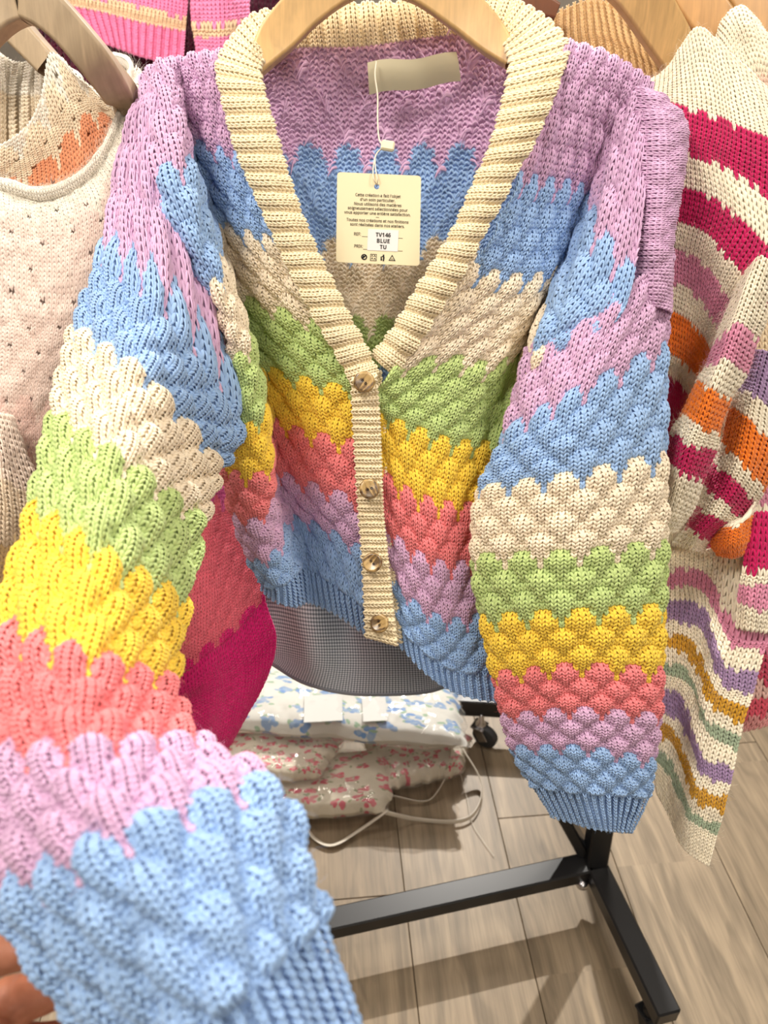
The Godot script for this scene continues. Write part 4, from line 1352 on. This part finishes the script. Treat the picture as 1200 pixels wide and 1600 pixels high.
# ---------------------------------------------------------------- clothes rack
func rack() -> void:
	var h := 0.105
	var C := on_height(928, 1352, h)
	var t := thing("clothes_rack", Vector3(C.x, 0, C.z), "black square-steel clothes rack base on castors, under the far sleeve", "clothes rack")
	var o := t.position
	var L := on_height(430, 1462, h)
	var E := on_height(1044, 1592, h)
	var cross := bar_between(C - o + (C - L).normalized() * 0.02, L - o + (L - C).normalized() * 0.25, 0.042, 0.036)
	mesh_at("cross_bar", cross, M.steel, t)
	mesh_at("foot_bar", bar_between(C - o, E - o, 0.042, 0.036), M.steel, t)
	# upright and brace in a narrow V, leaning away
	mesh_at("upright", bar_between(C - o, at(1118, 190, 1.04) - o, 0.04, 0.04, Vector3(0, 0, 1)), M.steel, t)
	mesh_at("brace", bar_between(C - o + Vector3(-0.01, 0, -0.02), on_height(790, 1108, 0.45) - o, 0.022, 0.04, Vector3(0, 0, 1)), M.steel, t)
	var nut := mesh_at("bolt", lathe([[0.0001, 0.012], [0.007, 0.011], [0.011, 0.006], [0.012, 0.0], [0.009, -0.006], [0.0001, -0.008]]), M.chrome, t)
	nut.position = on_height(909, 1382, 0.085) - o
	castor(t, E - o + Vector3(-0.012, -0.03, -0.03), 0.4, M.steel)
	# the neighbouring rack's base farther back
	var B := on_height(735, 1108, 0.10)
	var t2 := thing("clothes_rack", Vector3(B.x, 0, B.z), "black rack base with a grey castor wheel, seen between the packages and the far sleeve", "clothes rack")
	mesh_at("cross_bar", bar_between(on_height(690, 1095, 0.11) - t2.position, on_height(900, 1106, 0.11) - t2.position, 0.045, 0.05), M.steel, t2)
	mesh_at("upright", bar_between(on_height(880, 1105, 0.11) - t2.position, on_height(880, 1105, 0.11) - t2.position + Vector3(0.02, 0.85, 0), 0.04, 0.04, Vector3(0, 0, 1)), M.steel, t2)
	castor(t2, on_height(752, 1124, 0.08) - t2.position, 1.0, M.chrome, 0.031)

func castor(t: Node3D, p: Vector3, turn: float, fork_mat: Material, r := 0.024) -> void:
	# swivel stem, fork and a rubber wheel that touches the floor
	var c := Node3D.new()
	put(c, "castor", t)
	c.position = Vector3(p.x, 0, p.z)
	c.rotation.y = turn
	var wheel := mesh_at("wheel", lathe([[0.006, -0.010], [r - 0.004, -0.010], [r - 0.0005, -0.007], [r, 0.0], [r - 0.0005, 0.007], [r - 0.004, 0.010], [0.006, 0.010]], 28), M.rubber, c)
	wheel.transform = Transform3D(Basis(Vector3(0, 0, 1), PI / 2), Vector3(0, r, 0.014))
	var hub := mesh_at("hub", lathe([[0.0001, -0.0125], [0.006, -0.0125], [0.009, -0.0105], [0.009, 0.0105], [0.006, 0.0125], [0.0001, 0.0125]], 20), M.chrome, c)
	hub.transform = wheel.transform
	for s in [-1.0, 1.0]:
		mesh_at("fork_cheek", bar_between(Vector3(0.0145 * s, r - 0.006, 0.017), Vector3(0.0145 * s, 0.058, -0.004), 0.003, 0.024, Vector3(0, 0, 1), 0.001), fork_mat, c)
	mesh_at("swivel_plate", bevel_box(Vector3(0.036, 0.006, 0.034), 0.002), fork_mat, c).position = Vector3(0, 0.058, -0.003)
	mesh_at("stem", lathe([[0.0001, 0.058], [0.012, 0.06], [0.013, 0.066], [0.008, 0.070], [0.006, 0.095], [0.0001, 0.096]], 16), fork_mat, c)

# ---------------------------------------------------------------- wrapped clothes on the floor
func pillow(c: Array, h: float, fat: float, sd: int, cols := 36, rows := 28, rough := 0.004, puff := 0.0) -> ArrayMesh:
	# a soft folded pack between four corners (TL, TR, BR, BL) at height h, fat metres thick
	var top := PackedVector3Array()
	var bot := PackedVector3Array()
	var uv := PackedVector2Array()
	var n := FastNoiseLite.new()
	n.seed = sd
	n.frequency = 1.0
	for j in rows + 1:
		for i in cols + 1:
			var u := float(i) / cols
			var w := float(j) / rows
			var a := u * 2.0 - 1.0
			var b := w * 2.0 - 1.0
			var p: Vector3 = (c[0] as Vector3).lerp(c[1], u).lerp((c[3] as Vector3).lerp(c[2], u), w)
			var e := pow(maxf(0.0, (1.0 - pow(absf(a), 5.0)) * (1.0 - pow(absf(b), 5.0))), 0.45)
			var wr := n.get_noise_3d(p.x * 14.0, p.z * 14.0, sd) + 0.5 * n.get_noise_3d(p.x * 40.0, p.z * 22.0, sd + 3.0)
			p += Vector3(n.get_noise_2d(w * 6.0, sd), 0, n.get_noise_2d(u * 6.0, sd + 9.0)) * 0.012 * (1.0 - e * 0.6)
			top.append(Vector3(p.x, h + e * (fat + puff) * 0.5 + wr * rough * (0.4 + e), p.z))
			bot.append(Vector3(p.x, h - e * (fat + puff) * 0.5 + 0.2 * wr * rough, p.z))
			uv.append(Vector2(u, w))
	var st := SurfaceTool.new()
	st.append_from(surf(top, cols, rows, false, PackedColorArray(), uv), 0, Transform3D())
	st.append_from(surf(bot, cols, rows, true, PackedColorArray(), uv), 0, Transform3D())
	return st.commit()

func pack(called: String, label: String, cs: Array, h: float, fat: float, m: Material, sd: int) -> Node3D:
	var w := []
	var mid := Vector3.ZERO
	for c in cs: w.append(on_height(c[0], c[1], h))
	for c in w: mid += c * 0.25
	mid.y = h - fat * 0.5
	var t := thing(called, mid, label, "package", "film-wrapped clothes on the floor")
	var loc := []
	for c in w: loc.append(c - Vector3(mid.x, 0, mid.z))
	var body := mesh_at("folded_cloth", pillow(loc, h - mid.y, fat, sd), m, t)
	var big := []
	for k in 4: big.append(loc[k] * 1.03)
	mesh_at("plastic_film", pillow(big, h - mid.y, fat, sd + 40, 44, 36, 0.007, 0.014), M.film, t)
	return t

func packages() -> void:
	pack("wrapped_clothes", "pink-flowered blouse in clear film, lowest of the stack on the floor", [[335, 1200], [628, 1172], [604, 1268], [330, 1276]], .045, .07, M.rose, 11)
	pack("wrapped_clothes", "film-wrapped pink-flowered blouse sticking out of the stack towards the castor wheel", [[560, 1150], [735, 1150], [722, 1205], [610, 1232]], .05, .06, M.rose2, 12)
	pack("wrapped_clothes", "folded pink-flowered bundle at the left of the stack, just under the blue-flowered one", [[356, 1146], [540, 1152], [500, 1214], [342, 1222]], .105, .05, M.rose2, 13)
	var t := pack("wrapped_clothes", "white blouse with blue flowers in clear film, topmost of the stack under the check skirt", [[392, 1030], [710, 1062], [728, 1166], [348, 1138]], .165, .065, M.bluefl, 14)
	# card slips inside the top pack
	for q in [[505, 1106, 515, 70, 48], [585, 1108, 0, 44, 42]]:
		var p := on_height(q[0], q[1], .203)
		var sl := mesh_at("paper_slip", bevel_box(Vector3(q[3] * 0.0012, 0.001, q[4] * 0.0016), 0.0003), M.slip, t)
		sl.position = p - t.position
		sl.rotation_degrees = Vector3(0, 4, 0)
	for d in [["strap", [[694, 1078, .17], [708, 1130, .15], [702, 1195, .06], [684, 1236, .02], [662, 1252, .01], [612, 1243, .03]], "white flat strap falling from the blue-flowered package"],
		["strap", [[716, 1160, .10], [748, 1212, .03], [752, 1246, .015], [738, 1274, .012], [708, 1284, .012], [650, 1280, .012], [604, 1270, .05]], "white flat strap in a wide loop on the floor beside the packages"],
		["strap", [[606, 1266, .05], [566, 1294, .015], [522, 1320, .008], [494, 1312, .008], [476, 1290, .02]], "white flat strap in front of the lowest package"]]:
		var pts := PackedVector3Array()
		var c := PackedInt32Array()
		for q in d[1]:
			pts.append(on_height(q[0], q[1], q[2]))
			if pts.size() > 1: c.append(6)
		var o := pts[0]
		for k in pts.size(): pts[k] -= o
		var s := thing(d[0], o, d[2], "strap", "white straps of the wrapped clothes")
		mesh_at("webbing", tube(spline(pts, c), 0.0062, 8, true, Vector3(0, 0.4, 1), 0.22), M.strap, s)
	var th := PackedVector3Array()
	for q in [[716, 1196, .02], [728, 1240, .006], [736, 1282, .004], [752, 1310, .004], [772, 1338, .004]]: th.append(on_height(q[0], q[1], q[2]))
	var oo := th[0]
	for k in th.size(): th[k] -= oo
	var tt := thing("thread", oo, "thin loose white thread lying on the floor planks by the packages", "thread")
	mesh_at("fibre", tube(spline(th, PackedInt32Array([6, 6, 6, 6])), 0.0006, 5), M.strap, tt)

# ---------------------------------------------------------------- the hand under the cuff
func hand() -> void:
	var d := .345
	# joints: palm, thumb and four fingers, [x, y, depth, radius]
	var chains := [
		[[-600, 2150, .42, .034], [-420, 1990, .39, .030], [-285, 1850, .372, .024]],
		[[-290, 1800, .370, .019], [15, 1568, .395, .0118], [130, 1530, .415, .0095], [200, 1520, .415, .0085], [250, 1520, .405, .0075]],
		[[-285, 1832, .371, .020], [35, 1642, .400, .0118], [170, 1615, .420, .010], [250, 1605, .420, .009], [310, 1600, .410, .008]],
		[[-280, 1866, .372, .020], [40, 1717, .400, .0112], [165, 1705, .420, .0095], [240, 1695, .420, .0088], [295, 1690, .410, .0078]],
		[[-270, 1900, .375, .018], [25, 1792, .400, .0102], [125, 1795, .415, .0085], [180, 1790, .415, .0078], [220, 1785, .405, .007]],
		[[-285, 1795, .365, .018], [-150, 1605, .353, .0178], [-50, 1492, .350, .0142], [20, 1472, .358, .0118], [72, 1482, .374, .0092]],
		[[-200, 1740, .364, .019], [-40, 1640, .372, .0165]],
	]
	var caps := []
	var lo := Vector3.ONE * 1e9
	var hi := -lo
	for c in chains:
		for k in c.size() - 1:
			var a := at(c[k][0], c[k][1], c[k][2])
			var b := at(c[k + 1][0], c[k + 1][1], c[k + 1][2])
			caps.append([a, b, c[k][3], c[k + 1][3]])
			for p in [a, b]:
				lo = lo.min(p - Vector3.ONE * 0.045)
				hi = hi.max(p + Vector3.ONE * 0.045)
	var t := thing("person", (lo + hi) * 0.5, "bare hand of a person at the lower left, palm up, holding the near sleeve's cuff", "person")
	mesh_at("hand", nets(caps, lo, hi, 0.0034, 0.005, t.position), M.skin, t)

func nets(caps: Array, lo: Vector3, hi: Vector3, cell: float, k: float, shift: Vector3) -> ArrayMesh:
	# surface nets over the smooth union of tapered capsules
	var n := Vector3i(((hi - lo) / cell).ceil()) + Vector3i.ONE
	var f := PackedFloat32Array()
	f.resize(n.x * n.y * n.z)
	f.fill(1.0)
	for c in caps:
		var a: Vector3 = c[0]
		var ab: Vector3 = c[1] - a
		var l2 := ab.length_squared()
		var rm: float = maxf(c[2], c[3]) + 0.014
		var p0 := Vector3i(((a.min(c[1]) - Vector3.ONE * rm - lo) / cell).floor()).clamp(Vector3i.ZERO, n - Vector3i.ONE)
		var p1 := Vector3i(((a.max(c[1]) + Vector3.ONE * rm - lo) / cell).ceil()).clamp(Vector3i.ZERO, n - Vector3i.ONE)
		for z in range(p0.z, p1.z + 1):
			for y in range(p0.y, p1.y + 1):
				for x in range(p0.x, p1.x + 1):
					var p := lo + Vector3(x, y, z) * cell
					var s := clampf((p - a).dot(ab) / l2, 0.0, 1.0)
					var dd: float = p.distance_to(a + ab * s) - lerpf(c[2], c[3], s)
					var id := (z * n.y + y) * n.x + x
					var old := f[id]
					var h := maxf(k - absf(old - dd), 0.0) / k
					f[id] = minf(old, dd) - h * h * k * 0.25
	var vid := {}
	var v := PackedVector3Array()
	var nr := PackedVector3Array()
	var corner := [Vector3i(0, 0, 0), Vector3i(1, 0, 0), Vector3i(0, 1, 0), Vector3i(1, 1, 0), Vector3i(0, 0, 1), Vector3i(1, 0, 1), Vector3i(0, 1, 1), Vector3i(1, 1, 1)]
	var edges := [[0, 1], [2, 3], [4, 5], [6, 7], [0, 2], [1, 3], [4, 6], [5, 7], [0, 4], [1, 5], [2, 6], [3, 7]]
	for z in n.z - 1:
		for y in n.y - 1:
			for x in n.x - 1:
				var g := []
				var inside := 0
				for q in corner:
					var val := f[((z + q.z) * n.y + y + q.y) * n.x + x + q.x]
					g.append(val)
					if val < 0.0: inside += 1
				if inside == 0 or inside == 8: continue
				var sum := Vector3.ZERO
				var cnt := 0
				for e in edges:
					if (g[e[0]] < 0.0) != (g[e[1]] < 0.0):
						var tt: float = g[e[0]] / (g[e[0]] - g[e[1]])
						sum += Vector3(corner[e[0]]).lerp(Vector3(corner[e[1]]), tt)
						cnt += 1
				vid[(z * n.y + y) * n.x + x] = v.size()
				v.append(lo + (Vector3(x, y, z) + sum / cnt) * cell - shift)
				nr.append(Vector3(g[1] + g[3] + g[5] + g[7] - g[0] - g[2] - g[4] - g[6], g[2] + g[3] + g[6] + g[7] - g[0] - g[1] - g[4] - g[5], g[4] + g[5] + g[6] + g[7] - g[0] - g[1] - g[2] - g[3]).normalized())
	var idx := PackedInt32Array()
	var step := [1, n.x, n.x * n.y]
	for id in vid.keys():
		var x: int = id % n.x
		var y: int = (id / n.x) % n.y
		var z: int = id / (n.x * n.y)
		for ax in 3:
			var o1: int = step[(ax + 1) % 3]
			var o2: int = step[(ax + 2) % 3]
			var a := f[id]
			var far: int = id + step[ax]
			if far >= f.size() or (a < 0.0) == (f[far] < 0.0): continue
			if not (vid.has(id - o1) and vid.has(id - o2) and vid.has(id - o1 - o2)): continue
			var q := [vid[id], vid[id - o1], vid[id - o1 - o2], vid[id - o2]]
			if a < 0.0: q.reverse()
			idx.append_array([q[0], q[1], q[2], q[0], q[2], q[3]])
	var arr := []
	arr.resize(Mesh.ARRAY_MAX)
	arr[Mesh.ARRAY_VERTEX] = v
	arr[Mesh.ARRAY_NORMAL] = nr
	arr[Mesh.ARRAY_INDEX] = idx
	var m := ArrayMesh.new()
	m.add_surface_from_arrays(Mesh.PRIMITIVE_TRIANGLES, arr)
	return m
